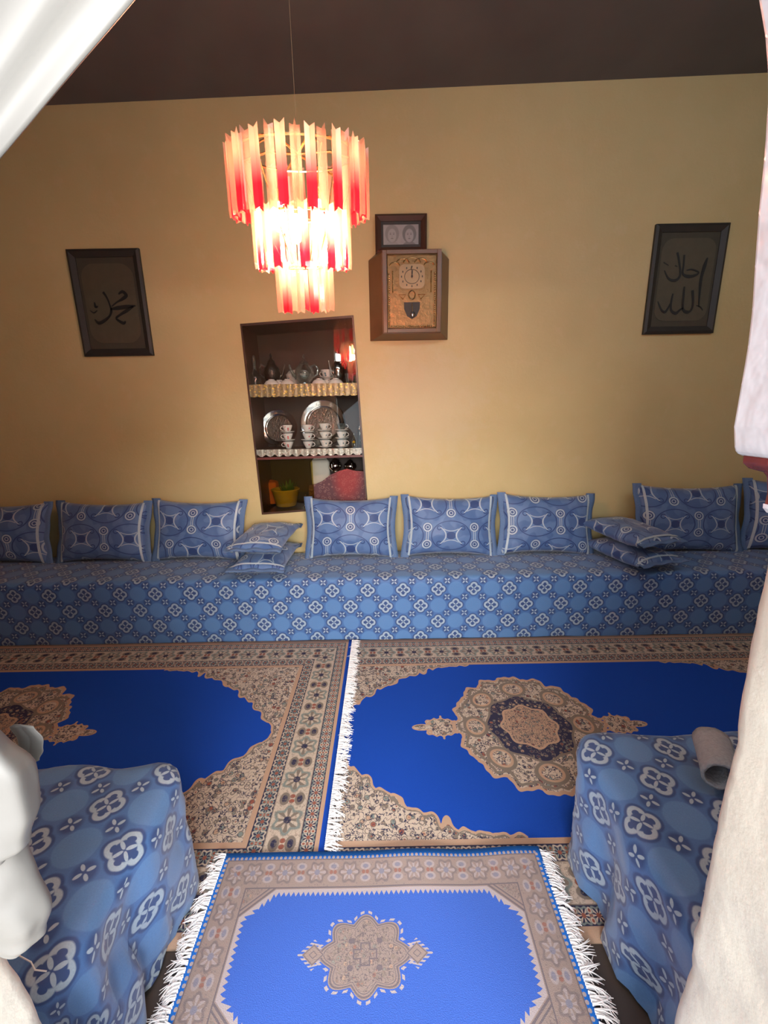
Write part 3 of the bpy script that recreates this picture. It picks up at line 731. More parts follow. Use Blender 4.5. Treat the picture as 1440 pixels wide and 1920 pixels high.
# ================================================================== framed calligraphy
def quadstroke(mb, pts, wds, y, off):
    """brush stroke: smooth ribbon of varying width through photo points, on plane y"""
    P = [onY(px, py, y) for px, py in pts]; n = len(P); S = []; W = []
    for k in range(n-1):
        p0, p1, p2, p3 = P[max(k-1, 0)], P[k], P[k+1], P[min(k+2, n-1)]
        for s in range(6):
            u = s/6; S.append(0.5*((2*p1)+(p2-p0)*u+(2*p0-5*p1+4*p2-p3)*u*u+(3*p1-p0-3*p2+p3)*u**3)); W.append(wds[k]+(wds[k+1]-wds[k])*u)
    S.append(P[-1]); W.append(wds[-1]); L, Rr = [], []
    for k, p in enumerate(S):
        d = S[min(k+1, len(S)-1)]-S[max(k-1, 0)]; nrm = Vector((-d.z, 0, d.x)); nrm.normalize(); L.append(p+nrm*W[k]-off); Rr.append(p-nrm*W[k]-off)
    m_ = len(S); v = L+Rr+[q+Vector((0, -0.0015, 0)) for q in L]+[q+Vector((0, -0.0015, 0)) for q in Rr]; f = []
    for k in range(m_-1):
        f += [(2*m_+k, 2*m_+k+1, 3*m_+k+1, 3*m_+k), (k, k+1, 2*m_+k+1, 2*m_+k), (m_+k, 3*m_+k, 3*m_+k+1, m_+k+1)]
    mb.add(v, f)
def picture(nm, label, cat, x0, x1, z0, z1, fw, matb, inner=None, dep=0.025, y=2.9, fmat=None):
    t = thing(nm, ((x0+x1)/2, y-0.002, (z0+z1)/2), label, cat); fmat = fmat or M_black
    hw, hh = (x1-x0)/2, (z1-z0)/2; mb = MB()
    o = [(-hw, -hh), (hw, -hh), (hw, hh), (-hw, hh)]; i_ = [(-hw+fw, -hh+fw), (hw-fw, -hh+fw), (hw-fw, hh-fw), (-hw+fw, hh-fw)]
    v = [(a, 0, b) for a, b in o]+[(a, -dep*0.7, b) for a, b in o]
    md = [((a*0.65+c*0.35), (b*0.65+d*0.35)) for (a, b), (c, d) in zip(o, i_)]
    v += [(a, -dep, b) for a, b in md]+[(a, -dep*0.45, b) for a, b in i_]+[(a, 0, b) for a, b in i_]
    f = []
    for L in range(4):
        for k in range(4): j = (k+1) % 4; f.append((L*4+k, L*4+j, (L+1)*4+j, (L+1)*4+k))
    for k in range(4): j = (k+1) % 4; f.append((16+k, 16+j, j, k))
    mb.add(v, f).build('frame', fmat, t)
    MB().box(-hw+fw*0.9, hw-fw*0.9, -0.006, -0.001, -hh+fw*0.9, hh-fw*0.9).build('mount', matb, t)
    return t
def oct_panel(par, cx, cz, hw, hh, y, mat, name='panel', th=0.002, cut=0.35):
    pts = []
    for sx, sz in ((1, -1), (1, 1), (-1, 1), (-1, -1)):
        for k in range(6):
            a = PI/2*k/5
            c_ = cut*hw; base = {(1, -1): -PI/2, (1, 1): 0, (-1, 1): PI/2, (-1, -1): PI}[(sx, sz)]
            pts.append((cx+sx*(hw-c_)+c_*math.cos(base+a), y, cz+sz*(hh-c_)+c_*math.sin(base+a)))
    return MB().prism(pts, (0, -th, 0)).build(name, mat, par)
pl = picture('calligraphy_picture', 'black framed calligraphy picture high on the wall at left', 'picture', -1.957, -1.503, 1.795, 2.425, 0.045, M_mat)
oct_panel(pl, 0, 0, 0.165, 0.235, -0.006, M_mat2, cut=0.5)
zp = lambda o, s, L: [(o[0]+a/s, o[1]+b/s) for a, b in L]
mb = MB(); O5, S5 = (100, 440), 6.545; OF = Vector((0, 0.0, 0))
for pts_, wd in (([(1010, 872), (900, 885), (790, 900), (700, 915)], [.003, .012, .012, .004]),
                 ([(985, 880), (900, 935), (820, 985), (775, 1030), (860, 1085), (885, 1060)], [.004, .010, .007, .006, .010, .003]),
                 ([(610, 705), (650, 760), (690, 850), (712, 930), (690, 1000), (620, 1060), (560, 1085), (510, 1040)], [.008, .006, .005, .007, .006, .009, .010, .003]),
                 ([(800, 730), (850, 700), (895, 745), (850, 790), (780, 830), (720, 880)], [.004, .009, .011, .009, .004, .004]),
                 ([(505, 830), (520, 885), (550, 880)], [.003, .008, .002]),
                 ([(450, 930), (500, 960), (540, 930)], [.002, .004, .002])):
    quadstroke(mb, zp(O5, S5, pts_), wd, 2.889, OF)
mb.v = [rel(p, pl) for p in mb.v]; mb.build('calligraphy', M_ink, pl)
pr_ = picture('calligraphy_picture', 'black framed calligraphy picture high on the wall at right', 'picture', 1.718, 2.177, 1.872, 2.508, 0.045, M_mat)
oct_panel(pr_, 0, 0, 0.170, 0.240, -0.006, M_mat2, cut=0.4)
mb = MB(); O6, S6 = (1180, 400), 6.545
for pts_, wd in (([(960, 545), (925, 640), (885, 780), (868, 900), (850, 1150)], [.004, .011, .009, .008, .003]),
                 ([(775, 945), (780, 1100), (755, 1190), (700, 1212), (655, 1165), (665, 1000), (675, 900)], [.008, .007, .006, .010, .007, .007, .005]),
                 ([(655, 1165), (620, 1185), (565, 1228), (510, 1185), (515, 1080), (535, 985)], [.005, .006, .010, .007, .006, .004]),
                 ([(500, 1110), (470, 1170), (435, 1212), (395, 1190), (360, 1110), (350, 1080)], [.003, .006, .009, .006, .004, .002]),
                 ([(590, 480), (612, 600), (622, 760), (560, 825), (480, 800), (430, 700)], [.006, .006, .006, .009, .006, .002]),
                 ([(675, 510), (665, 640), (655, 740), (720, 775), (800, 765), (850, 725), (770, 690), (700, 700)], [.005, .005, .006, .010, .008, .004, .005, .003]),
                 ([(820, 1130), (870, 1150), (900, 1190)], [.002, .004, .002]),
                 ([(560, 640), (590, 655)], [.003, .002]), ([(420, 600), (480, 640)], [.003, .002])):
    quadstroke(mb, zp(O6, S6, pts_), wd, 2.889, OF)
mb.v = [rel(p, pr_) for p in mb.v]; mb.build('calligraphy', M_ink, pr_)

# ------------------------------------------------------------------ photograph of two people
def photo_mat():
    t = NT('grey_portrait_print'); x, y, z = t.obj(); n = t.noise(t.coord, 25, 3); g = lambda k: (k*1.02, k, k*0.98)
    c = t.mix(n, g(0.24), g(0.34))
    for cx, fz, fl, hat in ((-0.055, 0.0, 0.30, 0), (0.052, -0.002, 0.30, 1)):
        X = x-cx; Zc = z-fz+0.0
        sh = ell(X, Zc+0.085, 0.052, 0.05); c = t.mix(sh.lt(1, .1), c, g(0.16) if hat else g(0.26))
        hd = ell(X+(0.0), Zc-0.006, 0.043, 0.050); c = t.mix(hd.lt(1, .12), c, g(0.14) if hat else g(0.20))
        fc = ell(X, Zc+0.004, 0.026, 0.037); c = t.mix(fc.lt(1, .2), c, g(fl))
        for e in (-1, 1):
            ey = ell(X-e*0.010, Zc-0.003, 0.006, 0.003); c = t.mix(ey.lt(1, .3), c, g(0.16))
            eb = ell(X-e*0.010, Zc-0.010, 0.007, 0.002); c = t.mix(eb.lt(1, .3), c, g(0.20))
        c = t.mix(ell(X, Zc+0.008, 0.003, 0.006).lt(1, .4), c, g(0.25)); c = t.mix(ell(X, Zc+0.020, 0.008, 0.0028).lt(1, .4), c, g(0.15))
    t.color(c); t.rough(0.35); return t.m
ph = picture('photo_frame', 'dark framed black and white photograph of two people, standing on the wall clock', 'picture', -0.024, 0.294, 2.365, 2.580, 0.036, photo_mat(), dep=0.03, fmat=M_wood)
mt = MB(); hw, hh = .159, .1075
for a, b, c_, d_ in ((-hw+.034, hw-.034, hh-.052, hh-.034), (-hw+.034, hw-.034, -hh+.034, -hh+.052), (-hw+.034, -hw+.050, -hh+.05, hh-.05), (hw-.050, hw-.034, -hh+.05, hh-.05)): mt.box(a, b, -.009, -.006, c_, d_)
mt.build('dark_mount', M_black, ph)
ph.location.y = 2.885

# ------------------------------------------------------------------ wall clock
ck = thing('wall_clock', (0.192, 2.899, 1.86), 'brass faced pendulum wall clock in a wooden box with slanted sides', 'clock')
bk = [(-0.066, 0.0), (0.442-0.0, 0.0), (0.437, 0.475), (-0.074, 0.475)]
back = [(-0.264, 0, 0.0), (0.248, 0, 0.0), (0.248, 0, 0.478), (0.182, 0, 0.535), (-0.190, 0, 0.535), (-0.264, 0, 0.478)]
fy = -0.11
fx0, fx1, fz0, fz1 = -0.180, 0.188, 0.025, 0.500
front = [(fx0, fy, fz0), (fx1, fy, fz0), (fx1, fy, fz1-0.02), (fx1-0.01, fy, fz1), (fx0+0.01, fy, fz1), (fx0, fy, fz1-0.02)]
# case: a slanting box with straight wings
mb = MB(); mb.add(back+front, [(0, 1, 7, 6), (1, 2, 8, 7), (2, 3, 9, 8), (3, 4, 10, 9), (4, 5, 11, 10), (5, 0, 6, 11), (5, 4, 3, 2, 1, 0), (6, 7, 8, 9, 10, 11)])
mb.build('case', M_caseW, ck, bevel=0.004)
fr = MB(); fo = fy-0.012
for a in ((fx0+.004, fx0+.030, fz0+.004, fz1-.004), (fx1-.030, fx1-.004, fz0+.004, fz1-.004), (fx0+.03, fx1-.03, fz0+.004, fz0+.028), (fx0+.03, fx1-.03, fz1-.028, fz1-.004)): fr.box(a[0], a[1], fo, fy, a[2], a[3])
fr.build('door_frame', M_caseW, ck, bevel=0.003)
ax0, ax1, az0, az1 = fx0+.032, fx1-.032, fz0+.030, fz1-.030; cxk = (ax0+ax1)/2
MB().box(ax0, ax1, fy-0.004, fy, az0, az1).build('brass_plate', M_brass, ck, bevel=0.0015)
# beaded gold moulding
bd = MB()
def bead(x, z, r=0.0055, y=None): bd.lathe([(0.001, -r), (r*.8, -r*.6), (r, 0), (r*.8, r*.6), (0.001, r)], 7, (x, y if y else fy-0.007, z))
k = az0+.01
while k < az1-0.10: bead(ax0+.012, k); bead(ax1-.012, k); k += 0.0125
k = ax0+.024
while k < ax1-.02: bead(k, az0+.012, .006); k += 0.0125
bd.build('beading', M_gold, ck, smooth=True)
MB().tube([(ax0+.002, fo, az0+.002), (ax1-.002, fo, az0+.002), (ax1-.002, fo, az1-.002), (ax0+.002, fo, az1-.002)], 0.0028, 6, True).build('gold_rim', M_gold, ck, smooth=True)
sc_ = MB()   # scrollwork above the dial
for sg in (-1, 1):
    for q, (rx, cx_, cz_) in enumerate(((.038, .055, az1-.045), (.030, .105, az1-.060))):
        sc_.tube([(cxk+sg*(cx_+rx*math.cos(a)), fy-.006, cz_+rx*.6*math.sin(a)) for a in [PI*i/10 for i in range(11)]], .0035, 6)
sc_.tube([(cxk+.05*math.cos(a), fy-.006, az1-.045+.028*math.sin(a)) for a in [PI*i/12 for i in range(13)]], .004, 6)
for sg in (-1, 1): sc_.tube([(cxk+sg*.118, fy-.006, az1-.09-z) for z in (0, .03, .06, .09, .12)], [.004, .003, .005, .003, .004], 6)
sc_.build('scrollwork', M_gold, ck, smooth=True)
dial = oct_panel(ck, cxk, 0.348, 0.078, 0.068, fy-.006, M_golddull, 'dial', .003, .40)
oct_panel(ck, cxk, 0.348, 0.084, 0.074, fy-.0045, M_brass, 'dial_rim', .002, .40)
nm_ = MB()
hm = nm_.box(-.003, .003, -.0015, 0, -.005, .005).build('hour_mark', M_black, ck)
for h in range(12):
    a = PI/2-2*PI*h/12; o = hm if h == 0 else hm.copy()
    if h: col.objects.link(o)
    o.location = (cxk+.064*math.cos(a), fy-.009, 0.348+.054*math.sin(a))
ring = MB().tube([(cxk+.045*math.cos(a), fy-.010, 0.348+.040*math.sin(a)) for a in [2*PI*i/24 for i in range(24)]], .0015, 5, True).build('dial_ring', M_black, ck)
MB().box(-.0022, .0022, -.0015, 0, -.008, .036).build('hour_hand', M_black, ck, loc=(cxk, fy-.011, 0.348)).rotation_euler = (0, 0.12, 0)
MB().box(-.0016, .0016, -.0015, 0, -.010, .052).build('minute_hand', M_black, ck, loc=(cxk, fy-.013, 0.348)).rotation_euler = (0, -0.08, 0)
MB().lathe([(0.001, 0), (.006, 0), (.006, .004), (0.001, .005)], 10).build('dial_hub', M_black, ck, loc=(cxk, fy-.011, 0.348)).rotation_euler = (PI/2, 0, 0)
em = MB(); em.tube([(cxk+.020*math.cos(a), fy-.007, 0.245+.024*math.sin(a)) for a in [2*PI*i/20 for i in range(20)]], .004, 6, True).build('emblem', M_gold, ck, smooth=True)
for sg in (-1, 1):
    MB().tube([(cxk+sg*.038, fy-.008, .248), (cxk+sg*.082, fy-.008, .248), (cxk+sg*.055, fy-.008, .222)], .0028, 6, True).build('triangle_ornament', M_gold, ck)
wi = [(cxk-.050, .205), (cxk+.050, .205), (cxk+.048, .165), (cxk+.030, .125), (cxk, .108), (cxk-.030, .125), (cxk-.048, .165)]
MB().prism([(a, fy-.0042, b) for a, b in wi], (0, -.0012, 0)).build('pendulum_window', M_black, ck)
pe = MB().lathe([(0.001, -.012), (.010, -.010), (.016, 0), (.010, .010), (0.001, .012)], 14, (0, 0, 0)); o = pe.build('pendulum', M_silver, ck, smooth=True, loc=(cxk+.004, fy-.016, .134)); o.scale = (1, .5, 1.3)
MB().tube([(cxk, fy-.009, .20), (cxk+.004, fy-.009, .15)], .0018, 6).build('pendulum_rod', M_gold, ck)

# ================================================================== crockery cupboard in the wall
CY = 2.9
cab = thing('china_cabinet', (-0.52, 2.9, 0.70), 'dark wooden crockery cupboard set into the yellow wall, glass fronted', 'cabinet')
cin = MB()
def L_(z): k = (z-NC[3].z)/(NC[0].z-NC[3].z); return NC[3].x+(NC[0].x-NC[3].x)*k
def R_(z): k = (z-NC[2].z)/(NC[1].z-NC[2].z); return NC[2].x+(NC[1].x-NC[2].x)*k
def quadbox(mb, p0, p1, p2, p3, y0, y1):   # (x,z) corners bl br tr tl
    v = [(x, y0, z) for x, z in (p0, p1, p2, p3)]+[(x, y1, z) for x, z in (p0, p1, p2, p3)]
    return mb.add([rel(q, cab) for q in v], [(0,1,2,3),(7,6,5,4),(0,4,5,1),(1,5,6,2),(2,6,7,3),(3,7,4,0)])
zb, zt = NC[3].z, NC[0].z
M_inside = plain('cupboard_lining', (0.040, 0.022, 0.016), 0.6, var=0.3, scale=6)
th = 0.012
a0, a1, a2, a3 = [(p.x, p.z) for p in (NC[3], NC[2], NC[1], NC[0])]
quadbox(MB(), (a0[0]+.001, a0[1]+.001), (a1[0]-.001, a1[1]+.001), (a2[0]-.001, a2[1]-.001), (a3[0]+.001, a3[1]-.001), CY+.325, CY+.335).build('back_panel', M_inside, cab)
quadbox(MB(), (a0[0]+.001, a0[1]+.001), (a0[0]+th, a0[1]+.001), (a3[0]+th, a3[1]-.001), (a3[0]+.001, a3[1]-.001), CY-.004, CY+.325).build('side_panel', M_wood, cab)
quadbox(MB(), (a1[0]-th, a1[1]+.001), (a1[0]-.001, a1[1]+.001), (a2[0]-.001, a2[1]-.001), (a2[0]-th, a2[1]-.001), CY-.004, CY+.325).build('side_panel', M_wood, cab)
quadbox(MB(), (a0[0]+th, a0[1]+.001), (a1[0]-th, a1[1]+.001), (a1[0]-th, a1[1]+.015), (a0[0]+th, a0[1]+.015), CY-.004, CY+.325).build('bottom_panel', M_wood, cab)
quadbox(MB(), (a3[0]+th, a3[1]-.016), (a2[0]-th, a2[1]-.016), (a2[0]-th, a2[1]-.001), (a3[0]+th, a3[1]-.001), CY-.004, CY+.325).build('top_panel', M_wood, cab)
SH1, SH2 = 1.598, 1.160
def lace_mat(name, base, hi):
    t = NT(name); x, y, z = t.obj(); d, c = t.voro(t.coord, 60); e = t.noise(t.coord, 45, 3)
    k = t.mix(d.lt(0.35, .1), base, hi); t.color(t.mix(e.gt(0.52, 0.1), k, base)); t.rough(0.35, 0.3); t.bump(d, 0.4, .004); return t.m
M_lace1 = lace_mat('gold_lace', (0.34, 0.27, 0.16), (0.85, 0.62, 0.14)); M_lace2 = lace_mat('white_lace', (0.42, 0.38, 0.33), (0.72, 0.68, 0.60))
for zz, ml, hgt, lab in ((SH1, M_lace1, 0.075, 'gold lace strip'), (SH2, M_lace2, 0.048, 'white scalloped lace strip')):
    l, r_ = L_(zz)+th+.001, R_(zz)-th-.001
    s = quadbox(MB(), (l, zz-.018), (r_, zz-.018), (r_, zz), (l, zz), CY+.012, CY+.322).build('shelf', M_wood, cab)
    n = 90; v = []; f = []
    for i in range(n+1):
        x = l+(r_-l)*i/n; dz = hgt+0.006*abs(math.sin(i*PI/6)) if zz == SH1 else hgt-0.018+0.018*abs(math.sin(i*PI/7.5))
        yy = CY+.0085+0.001*math.sin(i*1.3)
        for yk in (yy, yy+.0012):
            for z_ in (zz+.003, zz-dz*.5, zz-dz): v.append((x, yk, z_))
    for i in range(n):
        q = i*6
        for k in (0, 1): f.append((q+k, q+k+1, q+k+7, q+k+6)); f.append((q+k+3, q+k+9, q+k+10, q+k+4))
    tag(mesh_obj('lace_trim', [rel(p, cab) for p in v], f, ml, s), lab)
zr = 1.105
quadbox(MB(), (L_(zr)+th, zr-.012), (R_(zr)-th, zr-.004), (R_(zr)-th, zr+.012), (L_(zr)+th, zr+.004), CY-.003, CY+.02).build('rail', plain('red_brown_rail', (.13, .03, .025), .4), cab)
gl = MB(); quadbox(gl, (L_(1.12)+th, 1.122), (R_(1.12)-th, 1.122), (R_(zt)-th, NC[1].z-.018), (L_(zt)+th, zt-.018), CY-.002, CY+.001); gl.build('glass_pane', M_pane, cab)
gl = MB(); xm = -0.50; quadbox(gl, (L_(.72)+th, .715), (xm, .722), (xm, 1.09), (L_(1.09)+th, 1.09), CY+.001, CY+.004); gl.build('lower_glass_pane', M_amber, cab)
def redp():
    t = NT('red_patterned_cloth'); x, y, z = t.obj(); d, c = t.voro(t.coord, 38)
    k = t.mix((d-0.35).abs().lt(0.06, .04), (0.10, 0.035, 0.045), (0.20, 0.10, 0.09)); ce = ell(x-0.26, z-0.25, 0.10, 0.16)
    k = t.mix(ce.lt(0.9, 0.7)*0.55, k, (0.42, 0.035, 0.03)); t.color(k); t.rough(0.7); return t.m
zq = 0.96
cur = [(-0.48, .722), (R_(.75)-th, .728), (R_(.95)-th, .995), (-0.20, 1.000), (-0.26, 1.015), (-0.32, 1.000), (-0.38, .975), (-0.44, .93), (-0.49, .91), (-0.54, .90), (-0.55, .722)]
v = [rel((x, CY+.03+0.004*math.sin(i*2.1), z), cab) for i, (x, z) in enumerate(cur)]
pc = MB().prism(v, (0, .004, 0)).build('patterned_cloth', redp(), cab); tag(pc, 'dark red patterned cloth panel')

def stand(name, px, z, y, label, cat, group=None):
    p = onY(px, 800, y); x = onY(px, 960, y).x
    # x of the vertical line through that pixel at height z
    for _ in range(3):
        r = ray(px, 960)
    return thing(name, (x, y, z), label, cat, group)
def xat(px, py, y): return onY(px, py, y).x
cupprof = [(0.016, 0), (0.018, .003), (0.026, .018), (0.034, .036), (0.038, .050), (0.0365, .050), (0.032, .036), (0.024, .018), (0.014, .006), (0.001, .005)]
sauprof = [(0.02, 0), (0.022, .002), (0.040, .007), (0.052, .013), (0.051, .015), (0.038, .010), (0.02, .005), (0.001, .004)]
def handle_pts(r=.014, c=(.040, 0, .028)): return [(c[0]-.008+r*1.3*math.cos(a), 0, c[2]+r*math.sin(a)) for a in [-1.9+3.8*i/10 for i in range(11)]]
cup0 = {}
def make_cup(m):
    o = MB().lathe(cupprof, 22, cap=False).build('teacup', m, smooth=True); h = MB().tube(handle_pts(), .0025, 6).build('handle', M_porc, o, smooth=True); return o
def make_saucer(m): return MB().lathe(sauprof, 24, cap=False).build('saucer', m, smooth=True)
protos = {}
def put(kind, m, x, y, z, rz, label, cat, group, s=1.0, tilt=0.0):
    key = (kind, m.name)
    if key not in protos: protos[key] = o = (make_cup if kind == 'cup' else make_saucer)(m)
    else: o = copy_tree(protos[key])
    o.location = (x, y, z); o.rotation_euler = (tilt, 0, rz); o.scale = (s, s, s); tag(o, label, cat, group); return o
GCUP, GSAU = 'teacups stacked on the middle shelf', 'saucers in the cup stacks on the middle shelf'
stacks = [(540, M_cupR, PI, 'leftmost cup stack', 3.0), (577, M_cupR, 0, 'second cup stack from the left', 3.0), (609, M_cupB, 0, 'third cup stack from the left', 3.0), (641, M_cupB, 0, 'rightmost cup stack', 3.0)]
for px, m_, rz, nm, y in stacks:
    x = xat(px, 820, y); z = SH2+.001; S = 1.0
    for k, lv in enumerate(('bottom', 'middle', 'top')):
        if k > 0 or px > 600:
            put('saucer', M_porc, x, y, z, 0, f'white saucer under the {lv} cup of the {nm}', 'saucer', GSAU, 0.95); z += .0075
        if nm == 'rightmost cup stack' and k == 2:
            o = put('cup', M_glass, x, y, z, rz, 'clear glass cup on top of the rightmost cup stack', 'cup', GCUP, .95)
        else:
            fl = 'pink' if m_ is M_cupR else 'blue'
            put('cup', m_, x, y, z, rz+(.15*k), f'white teacup with {fl} flowers, {lv} one of the {nm}', 'cup', GCUP, .98)
        z += .0505
# trays
def tray(px, py, rad, label):
    p = onY(px, py, 3.15); t = thing('serving_tray', (p.x, 3.145, SH2+.002), label, 'tray', 'round metal trays leaning at the back of the middle shelf')
    t.rotation_euler = (-0.16, 0, 0)
    o = MB().lathe([(0.001, .004), (rad*.70, .004), (rad*.72, .006), (rad*.80, .012), (rad*.97, .016), (rad, .019), (rad, .015), (rad*.8, .006), (rad*.7, 0), (.001, 0)], 48).build('rim', M_silver, t, smooth=True, loc=(0, 0, rad)); o.rotation_euler = (PI/2, 0, 0)
    o = MB().lathe([(0.001, .0065), (rad*.69, .0065), (rad*.69, .0045), (.001, .0045)], 40).build('engraved_centre', M_silverd, t, smooth=True, loc=(0, 0, rad)); o.rotation_euler = (PI/2, 0, 0)
tray(523, 805, .138, 'round engraved metal tray at the back left of the middle shelf')
tray(606, 800, .170, 'larger round metal tray with a bright rim behind the cups')
# glass things
gb = MB().lathe([(.03, 0), (.034, .004), (.05, .03), (.056, .06), (.054, .06), (.046, .03), (.03, .006), (.001, .005)], 24, cap=False).build('glass_bowl', M_glass, smooth=True, loc=(xat(592, 830, 3.07), 3.07, SH2)); tag(gb, 'glass bowl half hidden between the second and third cup stacks', 'bowl')
bt = thing('small_bottle', (xat(664, 820, 2.99), 2.99, SH2+.001), 'small clear bottle with a yellow flower at the right end of the middle shelf', 'bottle')
MB().lathe([(.018, 0), (.02, .004), (.02, .05), (.008, .075), (.007, .10), (.009, .102), (.001, .104)], 16).build('body', M_glass, bt, smooth=True)
MB().lathe([(.001, 0), (.009, .004), (.012, .012), (.001, .02)], 7).build('flower', M_yellow, bt, loc=(-.002, -.018, .03))
ja = thing('glass_jar', (xat(674, 790, 3.08), 3.08, SH2+.001), 'small lidded glass jar behind the bottle at the right of the middle shelf', 'jar')
MB().lathe([(.018, 0), (.02, .004), (.02, .11), (.015, .13)], 16).build('body', M_glass, ja, smooth=True); MB().lathe([(.016, 0), (.016, .02), (.004, .03), (.006, .04), (.001, .045)], 14).build('lid', M_silver, ja, smooth=True, loc=(0, 0, .13))

# ---- top shelf
def carafe(px, y, label, sc_=1.0, mat=None, group=None, nm='decanter', prof=None, stop=True):
    t = thing(nm, (xat(px, 700, y), y, SH1+.001), label, 'decanter', group); t.scale = (sc_,)*3
    MB().lathe(prof or [(.02, 0), (.034, .004), (.042, .03), (.04, .06), (.02, .09), (.011, .11), (.010, .15), (.014, .155), (.001, .156)], 20).build('body', mat or M_glass, t, smooth=True)
    if stop: MB().lathe([(.010, 0), (.012, .01), (.008, .02), (.011, .032), (.001, .045)], 12).build('stopper', mat or M_glass, t, smooth=True, loc=(0, 0, .156))
    return t
carafe(478, 2.99, 'clear glass decanter at the left end of the top shelf', 1.0)
def teapot(px, y, z, label, S, mat, rz=0.0, nm='teapot', tall=1.0, cat='teapot', py=700):
    t = thing(nm, (xat(px, py, y), y, z), label, cat, None, rz); t.scale = (S, S, S*tall)
    MB().lathe([(.03, 0), (.036, .004), (.034, .012), (.055, .035), (.062, .06), (.055, .088), (.034, .105), (.030, .11)], 26).build('body', mat, t, smooth=True)
    MB().lathe([(.031, 0), (.026, .012), (.010, .022), (.006, .03), (.010, .038), (.007, .046), (.001, .052)], 18).build('lid', mat, t, smooth=True, loc=(0, 0, .110))
    MB().tube([(.052, 0, .045), (.075, 0, .055), (.088, 0, .08), (.098, 0, .108)], [.014, .011, .008, .006], 10).build('spout', mat, t, smooth=True)
    MB().tube([(-.045, 0, .095), (-.072, 0, .105), (-.088, 0, .085), (-.085, 0, .055), (-.058, 0, .04)], .005, 8).build('handle', mat, t, smooth=True)
    return t
teapot(510, 3.12, SH1+.001, 'tall dark metal teapot standing behind the left bowls on the top shelf', 0.95, M_silverd, 0.3, tall=1.5)
teapot(571, 2.99, SH1+.001, 'green tinted glass teapot with a pointed lid in the middle of the top shelf', 1.08, M_glass, PI*0.95, tall=1.15)
teapot(634, 3.08, SH1+.001, 'tall slim polished metal teapot at the right of the top shelf', 0.80, M_silver, -2.4, tall=1.9)
tu = thing('tureen', (xat(560, 700, 3.13), 3.13, SH1+.001), 'white porcelain tureen with dark flowers behind the glass teapot', 'bowl'); MB().lathe([(.04, 0), (.05, .005), (.085, .04), (.092, .075), (.094, .08)], 26).build('body', M_cupB, tu, smooth=True); MB().lathe([(.092, 0), (.07, .025), (.02, .035), (.012, .05), (.001, .055)], 26).build('lid', M_cupB, tu, smooth=True, loc=(0, 0, .08))
GB = 'upturned bowls on the top shelf'
def bowl_up(px, y, z, lab, m_=M_porc, s=1.0):
    o = MB().lathe([(.052, 0), (.050, .01), (.038, .026), (.020, .034), (.020, .038), (.001, .038)], 22).build('bowl', m_, smooth=True, loc=(xat(px, 700, y), y, z)); o.scale = (s, s, s); tag(o, lab, 'bowl', GB)
    return o
bowl_up(508, 2.975, SH1+.001, 'upturned white bowl just right of the glass decanter')
bowl_up(538, 2.975, SH1+.001, 'upturned white bowl left of the glass teapot')
bowl_up(523, 3.035, SH1+.001, 'upturned white bowl behind and between the two left bowls', M_cupB, 1.0)
bowl_up(598, 2.970, SH1+.001, 'upturned white bowl right of the glass teapot, lowest row')
bowl_up(629, 2.970, SH1+.001, 'upturned white bowl in front of the slim metal teapot')
b3 = bowl_up(613, 3.075, SH1+.001, 'upturned flowered bowl behind the two right bowls, under a cup', M_cupB, 1.05)
sa = put('saucer', M_cupB, b3.location.x, 3.075, SH1+.042, 0, 'flowered saucer on the upturned bowl at the right of the top shelf', 'saucer', None, 1.1)
put('cup', M_cupB, b3.location.x, 3.075, SH1+.0475, 2.8, 'flowered cup standing highest on the top shelf, left of the slim metal teapot', 'cup', None, 1.15)
for i, (px, y) in enumerate(((652, 2.975), (661, 3.03), (668, 2.97))):
    g = MB().lathe([(.014, 0), (.015, .003), (.017, .03), (.021, .07), (.020, .07), (.0155, .03), (.012, .006), (.001, .006)], 16, cap=False).build('tea_glass', M_glass, smooth=True, loc=(xat(px, 700, y), y, SH1+.001)); tag(g, ('small tea glass nearest the slim metal teapot', 'small tea glass at the back right of the top shelf', 'small tea glass nearest the right side of the top shelf')[i], 'glass', 'tea glasses on the top shelf')

# ---- lower compartment
ZB = NC[3].z+.034
FX = lambda px, y: xat(px, 930, y)
bas = thing('basket', (FX(536, 3.05), 3.05, ZB), 'yellow plastic basket in the lower left of the cupboard', 'basket')
MB().lathe([(.07, 0), (.075, .004), (.10, .12), (.105, .125), (.098, .125), (.07, .008), (.001, .006)], 28, cap=False).build('body', M_yellow, bas, smooth=True)
MB().tube([(.102*math.cos(a), .102*math.sin(a), .125) for a in [2*PI*i/24 for i in range(24)]], .005, 6, True).build('rim', M_yellow, bas, smooth=True)
gv = thing('artificial_plant', (FX(540, 3.05), 3.05, ZB+.009), 'green leafy plant standing in the yellow basket', 'plant')
rnd = random.Random(3); lf = MB(); 
MB().lathe([(.03, 0), (.04, .05), (.03, .06), (.001, .06)], 12).build('pot', M_green, gv)
for i in range(26):
    a = rnd.random()*2*PI; l = .05+.05*rnd.random(); b = Vector((.01*math.cos(a), .01*math.sin(a), .06)); d = Vector((math.cos(a)*.6, math.sin(a)*.5, .8+.5*rnd.random())).normalized()*l*1.4; s = Vector((-math.sin(a), math.cos(a), 0))*.014
    o_ = Vector((0, 0, .0015)); q = [b, b+d*.5+s, b+d, b+d*.5-s]; lf.add(q+[p+o_ for p in q], [(0,1,2,3),(7,6,5,4),(0,4,5,1),(1,5,6,2),(2,6,7,3),(3,7,4,0)])
lf.build('leaves', M_green, gv)
oc = draped('folded_cloth', -.06, .06, -.05, .05, .17, .02, None, M_orange, fold=.004, rc=.02, step=.01); oc.location = (FX(503, 3.13)+.01, 3.16, ZB); tag(oc, 'orange cloth bundle at the left side of the lower cupboard', 'cloth')
